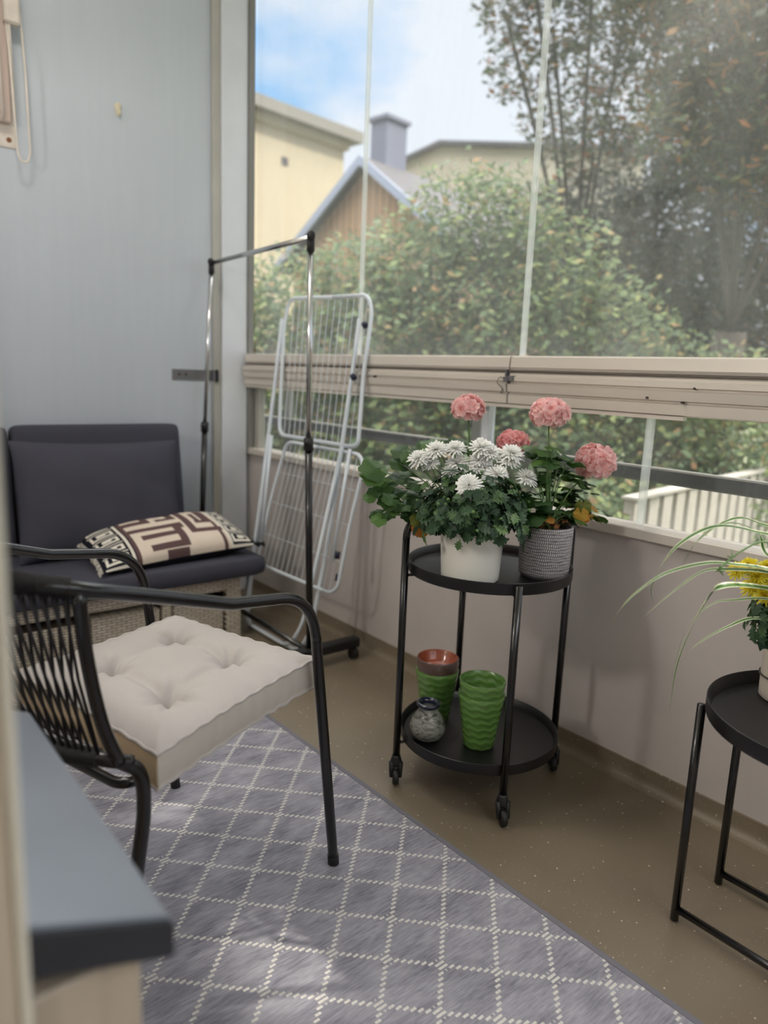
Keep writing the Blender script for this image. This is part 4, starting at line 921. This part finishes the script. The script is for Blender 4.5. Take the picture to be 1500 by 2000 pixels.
spd = thing('spider_plant', sc_, 'spider plant with long arching striped leaves at the right edge', 'potted plant')
pot('pot', sc_, .055, .072, .13, M['terracotta'], spd)
SP = [[(1.475, 0.6, 0.916), (1.475, 0.62, 0.921), (1.343, 0.64, 0.943), (1.255, 0.66, 0.917), (1.229, 0.68, 0.868), (1.24, 0.7, 0.821), (1.291, 0.72, 0.777)],
[(1.497, 0.6, 0.847), (1.404, 0.62, 0.864), (1.321, 0.64, 0.874), (1.213, 0.66, 0.865), (1.151, 0.68, 0.831), (1.132, 0.7, 0.79), (1.153, 0.72, 0.759)],
[(1.499, 0.6, 0.84), (1.386, 0.63, 0.855), (1.346, 0.66, 0.848), (1.296, 0.69, 0.805), (1.259, 0.72, 0.756)],
[(1.51, 0.6, 0.804), (1.369, 0.624, 0.826), (1.357, 0.648, 0.79), (1.35, 0.672, 0.716), (1.363, 0.696, 0.629), (1.405, 0.72, 0.52)],
[(1.532, 0.6, 0.733), (1.556, 0.63, 0.724), (1.486, 0.66, 0.709), (1.424, 0.69, 0.673), (1.428, 0.72, 0.622)],
[(1.517, 0.6, 0.781), (1.448, 0.63, 0.783), (1.405, 0.66, 0.773), (1.373, 0.69, 0.717), (1.396, 0.72, 0.601)],
[(1.471, 0.6, 0.93), (1.503, 0.624, 0.933), (1.44, 0.648, 0.948), (1.371, 0.672, 0.922), (1.358, 0.696, 0.877), (1.384, 0.72, 0.842)],
[(1.488, 0.6, 0.876), (1.498, 0.63, 0.916), (1.426, 0.66, 0.937), (1.371, 0.69, 0.898), (1.395, 0.72, 0.846)]]
WID = [.0050, .0052, .0058, .0080, .0048, .0036, .0048, .0042]
def blade(P, w0, parent):
    P = smoothpath(P, 7); V = []; Rv = []; n = len(P)
    for i, p in enumerate(P):
        t = i / (n - 1); tg = (P[min(n - 1, i + 1)] - P[max(0, i - 1)]).normalized(); sd = tg.cross(Vector((0, 0, 1)))
        if sd.length < .2: sd = tg.cross(Vector((0, 1, 0)))
        sd.normalize(); sd = (sd + Vector((0, 0, .55)) * (1 if tg.x < 0 else 1)).normalized(); sd = (sd - tg * sd.dot(tg)).normalized(); up = sd.cross(tg)
        w = w0 * (.55 + .45 * math.sin(math.pi * min(1, t * 1.1 + .2))) * (1 if t < .6 else max(.06, (1 - t) / .4) ** .8)
        for q, a in ((-1, 0), (-.62, .1), (-.55, 1), (0, .8), (.55, 1), (.62, .1), (1, 0)):
            V.append(p + sd * q * w + up * (abs(q) * .35 * w)); Rv.append(a)
    G().add(V, [(i * 7 + j, i * 7 + j + 1, (i + 1) * 7 + j + 1, (i + 1) * 7 + j) for i in range(n - 1) for j in range(6)], 0, Rv).build('leaf', M['blade'], parent, smooth=True)
for P, w in zip(SP, WID):
    a = Vector(P[0]); b = Vector(P[1])
    pre = [(sc_[0], sc_[1], .66), (sc_[0] - .02, sc_[1] + .09, (a.z + .66) / 2 + .06), (a.x + .03, a.y - .07, a.z - .01)]
    blade(pre + ([P[0]] if (a - b).length > .05 else []) + P[1:], w, spd)
blade([(1.60, .335, .66), (1.46, .40, .86), (1.33, .44, .955), (1.255, .455, .985), (1.222, .46, .965), (1.210, .465, .925), (1.222, .47, .88)], .0125, spd)
for k in range(9):
    a_ = -2.2 + k * .42; o_ = Vector((math.cos(a_), math.sin(a_), 0)); b_ = Vector((sc_[0], sc_[1], .66))
    e_ = b_ + o_ * .26; e_.x = min(e_.x, 1.84)
    blade([b_, b_ + o_ * .08 + Vector((0, 0, .14)), b_ + (e_ - b_) * .66 + Vector((0, 0, .16)), e_ + Vector((0, 0, .02))], .007, spd)
g = G().tube(smoothpath([(1.56, .40, .70), (1.52, .55, .86), (1.479, .6, .904), (1.372, .6, .901), (1.28, .6, .874)], 6), .0018, 6)
for k in range(8):
    a_ = k * .8; q = Vector((1.335, .6, .893)) if k < 5 else Vector((1.285, .6, .876)); g.tube([q, q + Vector((math.cos(a_) * .012, math.sin(a_) * .01, .010 * math.sin(a_ * 2)))], .0012, 5)
g.build('runner', M['stem'], spd, smooth=True)

# ================================================================== CLOTHES RAIL
cr = thing('clothes_rail', (1.56, 2.85, 0), 'chrome and black clothes rail with castors beside the sofa', 'clothes rack')
PF = [(1.574, 2.35, .075), (1.548, 2.35, .92), (1.540, 2.35, 1.68)]; PR = [(1.600, 3.425, .075), (1.630, 3.425, .90), (1.671, 3.425, 1.70)]
for P in (PF, PR):
    G().tube([P[0], P[1]], .0145, 14).build('lower_post', M['black_metal'], cr, smooth=True)
    G().tube([Vector(P[1]) - (Vector(P[2]) - Vector(P[1])).normalized() * .02, Vector(P[1]) + (Vector(P[2]) - Vector(P[1])).normalized() * .028], .019, 14).build('collar', M['black_matte'], cr, smooth=True)
    c_ = Vector(P[1]) + Vector((-.018, -.012, .012)); G().ball(c_, .010, 10, 8).build('clamp_knob', M['black_matte'], cr, smooth=True)
    G().tube([P[1], P[2]], .0105, 14).build('upper_post', M['chrome'], cr, smooth=True)
    t_ = Vector(P[2]); G().tube([t_ - Vector((0, 0, .05)), t_ + Vector((0, 0, .004))], .0145, 12).tube([t_ + Vector((-.014, -.022, .004)), t_ + Vector((.014, .022, .004))], .0155, 12).build('corner_joint', M['black_matte'], cr, smooth=True)
    y_ = P[0][1]; x0_ = P[0][0]
    xa, xb = (x0_ - .21, x0_ + .245) if y_ < 3 else (x0_ - .22, x0_ + .22)
    G().box((xa, y_ - .024, .050), (xb, y_ + .024, .092), bev=.006).build('foot', M['black_matte'], cr)
    for xx in (xa + .03, xb - .03):
        co = G().cyl((xx, y_, .036), (xx, y_, .052), .009, 10).build('castor', M['black_matte'], cr)
        g = G().cyl((xx - .013, y_ - .012, .0245), (xx + .013, y_ - .012, .0245), .0235, 22); g.build('wheel', M['black_matte'], co, smooth=False)
G().tube([PF[2], PR[2]], .0105, 14).build('top_bar', M['chrome'], cr, smooth=True)
G().tube([(1.574, 2.35, .075), (1.600, 3.425, .075)], .0115, 12).build('base_bar', M['black_metal'], cr, smooth=True)

# ================================================================== FOLDED LAUNDRY AIRER leaning on the windows
def A(y, z, off=0): return Vector((1.615 + z * (1.878 - 1.615) / 1.5 - off, y, z))
la = thing('laundry_airer', (1.62, 2.7, 0), 'white folding laundry airer leaning folded against the windows', 'laundry airer')
leg = fillet([A(3.085, 1.44), A(3.055, 1.15), A(3.035, .85), A(2.985, .22), A(2.955, .012), A(2.50, .012), A(2.435, .13), A(2.425, .50), A(2.440, .87), A(2.455, 1.20), A(2.470, 1.42)], .06, 6)
G().tube(leg, .0092, 12).build('outer_leg', M['white_wire'], la, smooth=True)
leg2 = fillet([A(2.985, .90, .022), A(2.960, .22, .022), A(2.925, .030, .03), A(2.54, .030, .03), A(2.475, .14, .022), A(2.41, .90, .022)], .06, 6)
G().tube(leg2, .0085, 12).build('inner_leg', M['white_wire'], la, smooth=True)
def wing(P, r, off, nv, nh, name):
    P = [A(y, z, off) for y, z in P]; w_ = G().tube(fillet(P, .05, 6), r, 12, closed=False).build(name, M['white_wire'], la, smooth=True); return w_
wing([(2.7, 1.522), (2.455, 1.518), (2.408, 1.45), (2.395, 1.20), (2.350, .915), (2.40, .903), (2.96, .903), (2.985, 1.0), (3.08, 1.42), (3.065, 1.535), (2.7, 1.522)], .0088, -.012, 0, 0, 'upper_wing')
wing([(2.6, .882), (2.30, .882), (2.262, .84), (2.288, .60), (2.295, .345), (2.34, .312), (2.88, .305), (2.935, .33), (2.905, .62), (2.85, .882), (2.6, .882)], .0078, .010, 0, 0, 'lower_wing')
for k in range(13):
    t = (k + 1) / 14; G().tube([A(3.065 - .66 * t, 1.525, -.012), A(2.962 - .60 * t, .903, -.012)], .0016, 6).build('wire', M['white_wire'], la)
for k in range(14):
    t = (k + 1) / 15; G().tube([A(2.845 - .57 * t, .882, .010), A(2.93 - .62 * t, .308, .010)], .0016, 6).build('wire', M['white_wire'], la)
for z in (.45, .60, .74): G().tube([A(2.915 - (z - .45) * .12, z, .012), A(2.292, z, .012)], .0014, 6).build('wire', M['white_wire'], la)
for (y, z) in ((2.412, 1.40), (2.43, 1.19)): G().tube([A(y + .02, z), A(y + .005, z - .012)], .0125, 10).build('hinge_clip', M['blue_clip'], la, smooth=True)
for (y, z, r) in ((2.335, .47, .0125), (2.305, .385, .010)): G().tube([A(y, z + .014, .01), A(y, z - .014, .01)], r, 10).build('end_clip', M['blue_clip'], la, smooth=True)
for yy in (2.62, 2.90): G().tube([A(yy, .012), A(yy + .02, .012)], .0115, 10).build('foot_band', M['blue_clip'], la, smooth=True)
for (y0_, z0_, y1_, z1_) in ((2.99, .90, 2.93, .40), (2.955, .90, 2.905, .42), (2.345, .90, 2.335, .45)):
    G().tube([A(y0_, z0_, .03), A(y1_, z1_, .03)], .007, 10).build('brace', M['white_wire'], la, smooth=True)
G().ball(A(2.975, .30, .03), .016, 12, 8, sc=(.5, 1, 1)).build('hook', M['white_wire'], la, smooth=True)

# ================================================================== THINGS ON THE END WALL
hk = thing('wall_hook', (1.26, YE, 2.31), 'small cream plastic hook stuck on the end wall', 'hook')
g = G(); V = []; out = []
for k in range(24):
    t = 2 * math.pi * k / 24; rx = .016 if math.sin(t) > 0 else .011; rz = .020 if math.sin(t) > 0 else .038
    out.append((rx * math.cos(t), rz * math.sin(t)))
V = [(1.26 + a, YE - .0005, 2.318 + b) for a, b in out] + [(1.26 + a, YE - .006, 2.318 + b) for a, b in out] + [(1.26 + a * .7, YE - .009, 2.318 + b * .8) for a, b in out]
g.add(V, [(l_ * 24 + k, l_ * 24 + (k + 1) % 24, (l_ + 1) * 24 + (k + 1) % 24, (l_ + 1) * 24 + k) for l_ in (0, 1) for k in range(24)] + [tuple(48 + k for k in range(24))])
g.build('plate', M['cream_plastic'], hk, auto=40)
G().tube(smoothpath([(1.26, YE - .008, 2.305), (1.26, YE - .016, 2.290), (1.26, YE - .024, 2.288), (1.26, YE - .026, 2.300)], 4), .005, 10).build('hook_tip', M['cream_plastic'], hk, smooth=True)
G().cyl((1.26, YE - .011, 2.325), (1.26, YE - .008, 2.325), .006, 12).build('screw_cover', M['cream_plastic'], hk)
bk_ = thing('metal_bracket', (1.61, YE, 1.16), 'grey flat metal bracket screwed across the wall strip', 'bracket')
G().box((1.494, YE - .005, 1.133), (1.722, YE - .0005, 1.186), bev=.001).box((1.700, YE - .026, 1.130), (1.722, YE - .0185, 1.188)).build('plate', M['bracket'], bk_)
G().box((1.717, YE - .036, 1.128), (1.728, YE - .020, 1.190), bev=.002).build('end_cap', M['black_matte'], bk_)
for x_ in (1.530, 1.564): G().cyl((x_, YE - .0075, 1.161), (x_, YE - .0045, 1.161), .0075, 14).build('screw', M['dark_gap'], bk_)
wa_ = thing('wall_airer', (.80, YE, 2.05), 'cream metal wall-mounted folding drying rack at the top left', 'laundry airer')
g = G().box((.742, YE - .006, 2.055), (.832, YE, 3.0 - .12), bev=.002); g.build('wall_plate', M['airer_white'], wa_)
G().box((.752, YE - .05, 2.14), (.812, YE - .008, 2.86), bev=.006).build('channel', mat('pinkish_enamel', srgb(196, 178, 168), .5), wa_)
for (xa, xb, zt, off) in ((.818, .868, 2.62, .075),):
    p = [(xb - .012, YE - .05, zt), (xb - .004, YE - off, 2.35), (xb, YE - off, 2.03), (xb - .012, YE - off, 1.995), (xa + .014, YE - off, 1.995), (xa + .002, YE - off, 2.03), (xa - .010, YE - off, 2.40), (xa - .02, YE - .05, zt)]
    G().tube(fillet(p, .022, 6), .0042, 10).build('swing_arm', M['airer_white'], wa_, smooth=True)
G().tube([(.776, YE - .062, 2.15), (.760, YE - .062, 2.85)], .006, 10).build('rod', M['airer_white'], wa_, smooth=True)
G().tube([(.820, YE - .062, 2.15), (.806, YE - .07, 2.86)], .006, 10).build('rod', M['airer_white'], wa_, smooth=True)
G().box((.795, YE - .085, 2.50), (.853, YE - .045, 2.66), bev=.008).build('pivot_block', M['airer_white'], wa_)
G().cyl((.806, YE - .008, 2.085), (.806, YE - .004, 2.085), .010, 12).build('screw', M['rust'], wa_)

# ceiling lamp added out of the frame to brighten the parapet and rail
cl = thing('fill_ceiling_lamp', (.42, 2.10, CZ), 'round milky ceiling lamp added above the armchair as fill light, out of view', 'lamp')
G().lathe([(.0001, -.001), (.215, -.001), (.215, -.022), (.0001, -.022)], (.42, 2.10, CZ), 40).build('base_ring', M['white_post'], cl, auto=40)
em = NT('fill_lamp_diffuser'); em.b.inputs['Emission Color'].default_value = (1.0, 0.92, 0.84, 1); em.b.inputs['Emission Strength'].default_value = FILL_LAMP; em.b.inputs['Base Color'].default_value = (.9, .9, .9, 1)
G().lathe([(.205, -.022), (.200, -.045), (.15, -.062), (.08, -.070), (.0001, -.072)], (.42, 2.10, CZ), 40).build('diffuser', em.m, cl, smooth=True)

# ================================================================== OUTDOORS
GZ = -.8
tag(G().box((2.05, -12, GZ - .3), (60, 60, GZ)).build('ground_lawn', M['grass']), 'green lawn outside below the balcony', 'ground', kind='structure')
tag(G().box((-3, -3, GZ - .3), (2.05, 4.2, -.08)).build('foundation', M['concrete']), 'concrete base carrying the balcony', 'ground', kind='structure')
D1 = Vector((.991, .133, 0)); D2 = Vector((-.133, .991, 0))
# pale board fence
fe = thing('board_fence', (3.5, 2.1, GZ), 'sun-bleached upright board fence outside at the right', 'fence')
F0 = Vector((3.411, 2.09, 0)); Rf = Matrix(((D1.x, D2.x, 0), (D1.y, D2.y, 0), (0, 0, 1)))
def fbox(g, a, b): return g.box(a, b, rot=Matrix.Translation(F0).to_4x4() @ Rf.to_4x4())
for k in range(26):
    g = G(); x0_ = .02 + k * .190; fbox(g, (x0_, -.012, -.75), (x0_ + .122, .012, .60)); g.build('board', M['fence'], fe)
g = G(); fbox(g, (.02, .012, .52), (4.9, .05, .60)); fbox(g, (.02, .012, -.3), (4.9, .05, -.2)); g.build('cross_rail', M['fence'], fe)
g = G(); fbox(g, (.0, -.03, .60), (4.9, .06, .615)); g.build('cap_board', M['fence'], fe)
g = G(); fbox(g, (.9, -.35, -.75), (.96, -.29, .9)); g.build('post', M['fence'], fe) if False else None
# house B, plank gable
AP = Vector((8.981, 12.014, 5.30))
hb_ = thing('plank_house', (AP.x + 3, AP.y + .4, GZ), 'house with a brown plank gable, grey tiled roof and chimney', 'house')
def hp_(s1, s2, z): v_ = AP + D1 * s1 + D2 * s2; return Vector((v_.x, v_.y, z))
sl_ = .72; hw = 2.25
g = G(); V = [hp_(s1, s2, z) for s1 in (.25, 6.5) for s2, z in ((-hw, GZ), (hw, GZ), (hw, 5.2 - hw * sl_), (0, 5.2), (-hw, 5.2 - hw * sl_))]
g.add(V, [(0, 1, 2, 3, 4), (5, 9, 8, 7, 6), (0, 4, 9, 5), (1, 6, 7, 2)]); g.build('wall', M['planks'], hb_)
for sg in (-1, 1):
    g = G(); V = [hp_(s1, sg * s2, z) for s1 in (0, 6.8) for s2, z in ((0, 5.30), (2.6, 5.30 - 2.6 * sl_), (2.6, 5.20 - 2.6 * sl_), (0, 5.20))]
    g.add(V, [(0, 1, 2, 3), (7, 6, 5, 4), (0, 4, 5, 1), (1, 5, 6, 2), (2, 6, 7, 3), (0, 3, 7, 4)]); g.build('roof', M['roof_grey'], hb_)
    g = G(); V = [hp_(s1, sg * s2, z) for s1 in (-.05, 0) for s2, z in ((0, 5.32), (2.62, 5.32 - 2.62 * sl_), (2.62, 5.13 - 2.62 * sl_), (0, 5.13))]
    g.add(V, [(0, 1, 2, 3), (7, 6, 5, 4), (0, 4, 5, 1), (1, 5, 6, 2), (2, 6, 7, 3), (0, 3, 7, 4)]); g.build('bargeboard', M['fascia'], hb_)
g = G(); g.box((-.3, -.22, -.9), (.3, .22, 0), rot=Matrix.Translation((9.98, 12.42, 6.18)) @ Rf.to_4x4()).box((-.36, -.28, 0), (.36, .28, .07), rot=Matrix.Translation((9.98, 12.42, 6.18)) @ Rf.to_4x4()); g.build('chimney', M['chimney'], hb_)
# house A, cream plaster block
AC = Vector((12.87, 17.84, 0)); ha = thing('plaster_building', (AC.x - 4, AC.y + 3, GZ), 'tall cream plastered building at the left beyond the gable', 'building')
TA = Matrix.Translation(AC) @ Rf.to_4x4()
G().box((-14, 0, GZ), (-.15, 9, 7.35), rot=TA).build('wall', M['plaster_yellow'], ha)
G().box((-14, -.12, 7.30), (-.05, 9.1, 7.50), rot=TA).build('eaves', M['plaster_yellow'], ha)
G().box((-14.2, -.40, 7.50), (.22, 9.4, 7.78), rot=TA).build('roof_edge', mat('grey_roof_edge', srgb(118, 114, 104), .7), ha)
G().box((-2.35, -.02, 6.45), (-2.15, .01, 6.65), rot=TA).build('vent', M['roof_grey'], ha)
# house C, pale block far behind
hc = thing('far_building', (21, 21.5, GZ), 'pale beige building far behind the grey roof', 'building')
c0 = Vector((19.3, 23.0, 0)); cd = (Vector((24, 18.4, 0)) - c0).normalized(); cn = Vector((-cd.y, cd.x, 0)) * -1
cn = Vector((.7, .7, 0)) - cd * cd.dot(Vector((.7, .7, 0))); cn.normalize()
prof = [(0, GZ), (9, GZ), (9, 9.75), (1.4, 9.85), (0, 9.25)]
V = [c0 + cd * a + Vector((0, 0, z)) + cn * d for d in (0, 6) for a, z in prof]
G().add(V, [(0, 1, 2, 3, 4), (9, 8, 7, 6, 5), (0, 4, 9, 5), (1, 6, 7, 2), (2, 7, 8, 3), (3, 8, 9, 4)]).build('wall', M['plaster_beige'], hc)
prof = [(-.4, 9.2), (1.3, 9.98), (9.2, 9.90), (9.2, 9.74), (1.35, 9.82), (-.4, 9.05)]
V = [c0 + cd * a + Vector((0, 0, z)) + cn * d for d in (-.3, 6.2) for a, z in prof]
G().add(V, [(0, 1, 2, 3, 4, 5), (11, 10, 9, 8, 7, 6)] + [(i, (i + 1) % 6, 6 + (i + 1) % 6, 6 + i) for i in range(6)]).build('roof', M['roof_grey'], hc)

def leaves(g, c, r, n, size, rng, sq=1.0, shell=.35):
    for _ in range(n):
        z = rng.uniform(-1, 1); t = rng.random() * 6.283; q = math.sqrt(1 - z * z); rad = r * (shell + (1 - shell) * rng.random() ** .5) * rng.uniform(.85, 1.12)
        p = Vector((c[0] + q * math.cos(t) * rad, c[1] + q * math.sin(t) * rad, c[2] + z * rad * sq))
        if p.z < GZ + .02: continue
        a = Vector((rng.uniform(-1, 1), rng.uniform(-1, 1), rng.uniform(-1, 1))).normalized(); b = a.orthogonal().normalized(); s_ = size * rng.uniform(.6, 1.2)
        g.add([p - a * s_, p + b * s_ * .55, p + a * s_, p - b * s_ * .55], [(0, 1, 2, 3)], 0, rng.random())
def pol(az, d, z): a = math.radians(az); return (d * math.cos(a), d * math.sin(a), z)
def plant(name, base, blobs, n, size, m, label, cat, seed, trunk=True, branches=True, group=None):
    rng = random.Random(seed); t = thing(name, base, label, cat, group); g = G()
    for (c, r, sq) in blobs: leaves(g, c, r, int(n * r * r), size, rng, sq)
    g.build('crown', m, t)
    if trunk:
        g = G(); b = Vector(base)
        top = Vector((sum(c[0] for c, r, q in blobs) / len(blobs), sum(c[1] for c, r, q in blobs) / len(blobs), max(c[2] for c, r, q in blobs)))
        fork = b.lerp(top, .35); g.tube(smoothpath([b, b.lerp(fork, .5) + Vector((.03, .02, 0)), fork], 4), [.14 if r_ > 2 else .12 for r_ in range(9)] if cat == 'tree' else .04, 10)
        for (c, r, sq) in blobs[::3]: g.tube(smoothpath([fork, fork.lerp(Vector(c), .5) + Vector((0, 0, .12)), Vector(c)], 4), .020 if cat == 'tree' else .010, 6)
        g.build('trunk', M['bark'], t, smooth=True)
    return t
# hedge of tall shrubs: (azimuth, distance, top height, radius)
HS = [(63, 6.4, 1.95, .60, 'leftmost tall shrub outside, seen beside the corner post'), (58.5, 6.2, 2.10, .62, 'tall shrub outside behind the chrome front post of the clothes rail'),
      (54, 6.3, 2.25, .62, 'tall shrub outside below the plank gable'), (50, 6.1, 2.42, .60, 'tall shrub outside right of the plank gable'),
      (46.5, 6.0, 2.75, .62, 'tall shrub outside just left of the second pane joint'), (43, 5.9, 2.70, .60, 'bright green tall shrub outside at the second pane joint'),
      (39.5, 5.8, 2.35, .62, 'yellowish tall shrub outside right of the second pane joint'), (35.5, 6.0, 1.95, .65, 'tall shrub outside below the big tree, with orange leaves'),
      (31, 6.2, 1.55, .7, 'rounded shrub outside under the dark tree'), (26.5, 6.3, 1.4, .7, 'rounded shrub outside at the right edge of the window')]
for i, (az, d, top, r, lab) in enumerate(HS):
    bl = []; z = top - r * .6
    while z > GZ + .1: bl.append((pol(az + (.8 if len(bl) % 2 else -.8), d, z), r * (.85 if not bl else 1.0), .9)); z -= r * .95
    bx = pol(az, d, GZ); plant('tall_shrub', bx, bl, 5200, .038, M['hedge_leaf'], lab, 'shrub', 40 + i, group='tall shrubs forming the hedge outside')
# low plants close outside the lower panes
for i, (x, y, r, lab) in enumerate([(3.0, 4.6, .55, 'low leafy bush outside the far end of the lower panes'), (3.3, 3.7, .50, 'low leafy bush outside behind the airer'), (3.7, 3.0, .5, 'low leafy bush outside behind the chrysanthemum'), (4.4, 2.95, .5, 'low bush outside above the board fence, middle'), (5.6, 3.1, .6, 'low bush outside above the board fence, right end')]):
    plant('low_bush', (x, y, GZ), [((x, y, .0), r, 1.0), ((x + .2, y - .2, .35 if i > 1 else .25), r * .7, .8), ((x, y, -.5), r, .8)], 3000, .035, M['hedge_leaf'], lab, 'bush', 70 + i, group='low bushes outside the lower panes')
TB = [(43.4, 8, 4.75, .34), (41.5, 8, 5.2, .55), (42.3, 8, 4.2, .36), (40, 8, 4.6, .45), (38.3, 8, 5.3, .6), (37, 8, 4.3, .5), (35, 8, 4.9, .62), (34, 8, 3.9, .55), (39.5, 8.4, 3.85, .4), (36.5, 8.2, 3.5, .45), (36, 7.6, 5.8, .7), (40, 7.5, 6.0, .7), (43, 7.6, 5.7, .5), (33, 7.6, 5.6, .7), (45, 7.8, 6.6, .8), (38, 7.6, 7.0, .9)]
plant('broadleaf_tree', pol(36, 8.6, GZ), [(pol(a, d, z), r, .8) for a, d, z, r in TB], 3600, .050, M['tree_leaf'], 'large broadleaf tree reaching over the sky at upper right', 'tree', 91)
TB = [(31, 7, 4.6, .7), (28, 7, 4.1, .8), (25, 7, 4.7, .8), (22, 7, 4.2, .9), (30, 7, 5.5, .8), (26, 7, 5.6, .9), (29.5, 7, 3.4, .6), (25, 7, 3.2, .7), (20, 7, 5.4, .9), (21, 7, 3.2, .8), (24, 7.2, 6.2, .9), (31, 7.3, 6.3, .8), (28, 7.2, 4.9, .8), (33.5, 7.3, 4.6, .55), (23, 6.9, 3.7, .8), (26.5, 7.3, 3.8, .8), (30, 7.4, 4.0, .6)]
plant('broadleaf_tree', pol(26, 7.4, GZ), [(pol(a, d, z), r, .9) for a, d, z, r in TB], 3400, .052, M['tree_leaf'], 'orange-tinged broadleaf tree at the right edge of the sky', 'tree', 92)
TB = [(36.5, 8.8, 2.9, .65), (33.5, 8.7, 2.5, .75), (30.5, 8.7, 2.9, .7), (27.5, 8.7, 2.3, .8), (24, 8.7, 2.7, .8), (34, 8.7, 1.4, .9), (29.5, 8.7, 1.4, .9), (25, 8.7, 1.2, .9), (39.5, 8.9, 2.9, .6), (32, 8.9, 3.5, .6), (28.5, 8.8, 3.5, .7), (25, 8.8, 3.5, .7), (35.5, 8.8, 2.1, .8), (31, 8.8, 2.0, .9), (27, 8.8, 1.7, .9), (38, 8.9, 2.2, .7)]
plant('dark_tree', pol(31, 9.1, GZ), [(pol(a, d, z), r, .9) for a, d, z, r in TB], 4200, .050, M['dark_leaf'], 'dark dense tree outside between the shrubs and the big crown', 'tree', 93)
# unseen tree added to keep sun off the balcony; crown gaps shape rug patches
rng = random.Random(5); t = thing('added_shade_tree', (6.2, -4.0, GZ), 'tree added unseen to the right of the balcony to block the sun', 'tree')
gaps = [((.70, 1.735, 0), .11), ((.72, 1.14, 0), .15), ((.67, 1.04, 0), .12)]
g = G(); blobs = []
for k in range(130):
    yy = rng.uniform(-3.6, 4.6); zz = rng.uniform(-1.9, 2.5); blobs.append(((6.2 + rng.uniform(-1.1, 1.1), -2.8 + yy, 7.0 + zz), rng.uniform(.6, .95)))
def clear(p):
    for a, rad in gaps:
        d = p - Vector(a); q = d - SUNDIR * d.dot(SUNDIR)
        if q.length < rad: return False
    return True
for c, r_ in blobs:
    for _ in range(int(1300 * r_ * r_)):
        z = rng.uniform(-1, 1); th = rng.random() * 6.283; q = math.sqrt(1 - z * z); rad = r_ * rng.uniform(.4, 1)
        p = Vector((c[0] + q * math.cos(th) * rad, c[1] + q * math.sin(th) * rad, c[2] + z * rad))
        if not clear(p): continue
        a = Vector((rng.uniform(-1, 1), rng.uniform(-1, 1), rng.uniform(-1, 1))).normalized(); b = a.orthogonal().normalized(); s_ = .085 * rng.uniform(.6, 1.2)
        g.add([p - a * s_, p + b * s_ * .6, p + a * s_, p - b * s_ * .6], [(0, 1, 2, 3)], 0, rng.random())
g.build('crown', M['tree_leaf'], t)
G().tube(smoothpath([(6.2, -4.0, GZ), (6.25, -3.95, 2.0), (6.2, -3.9, 5.8)], 5), [.20 - .008 * k for k in range(11)], 12).build('trunk', M['bark'], t, smooth=True)
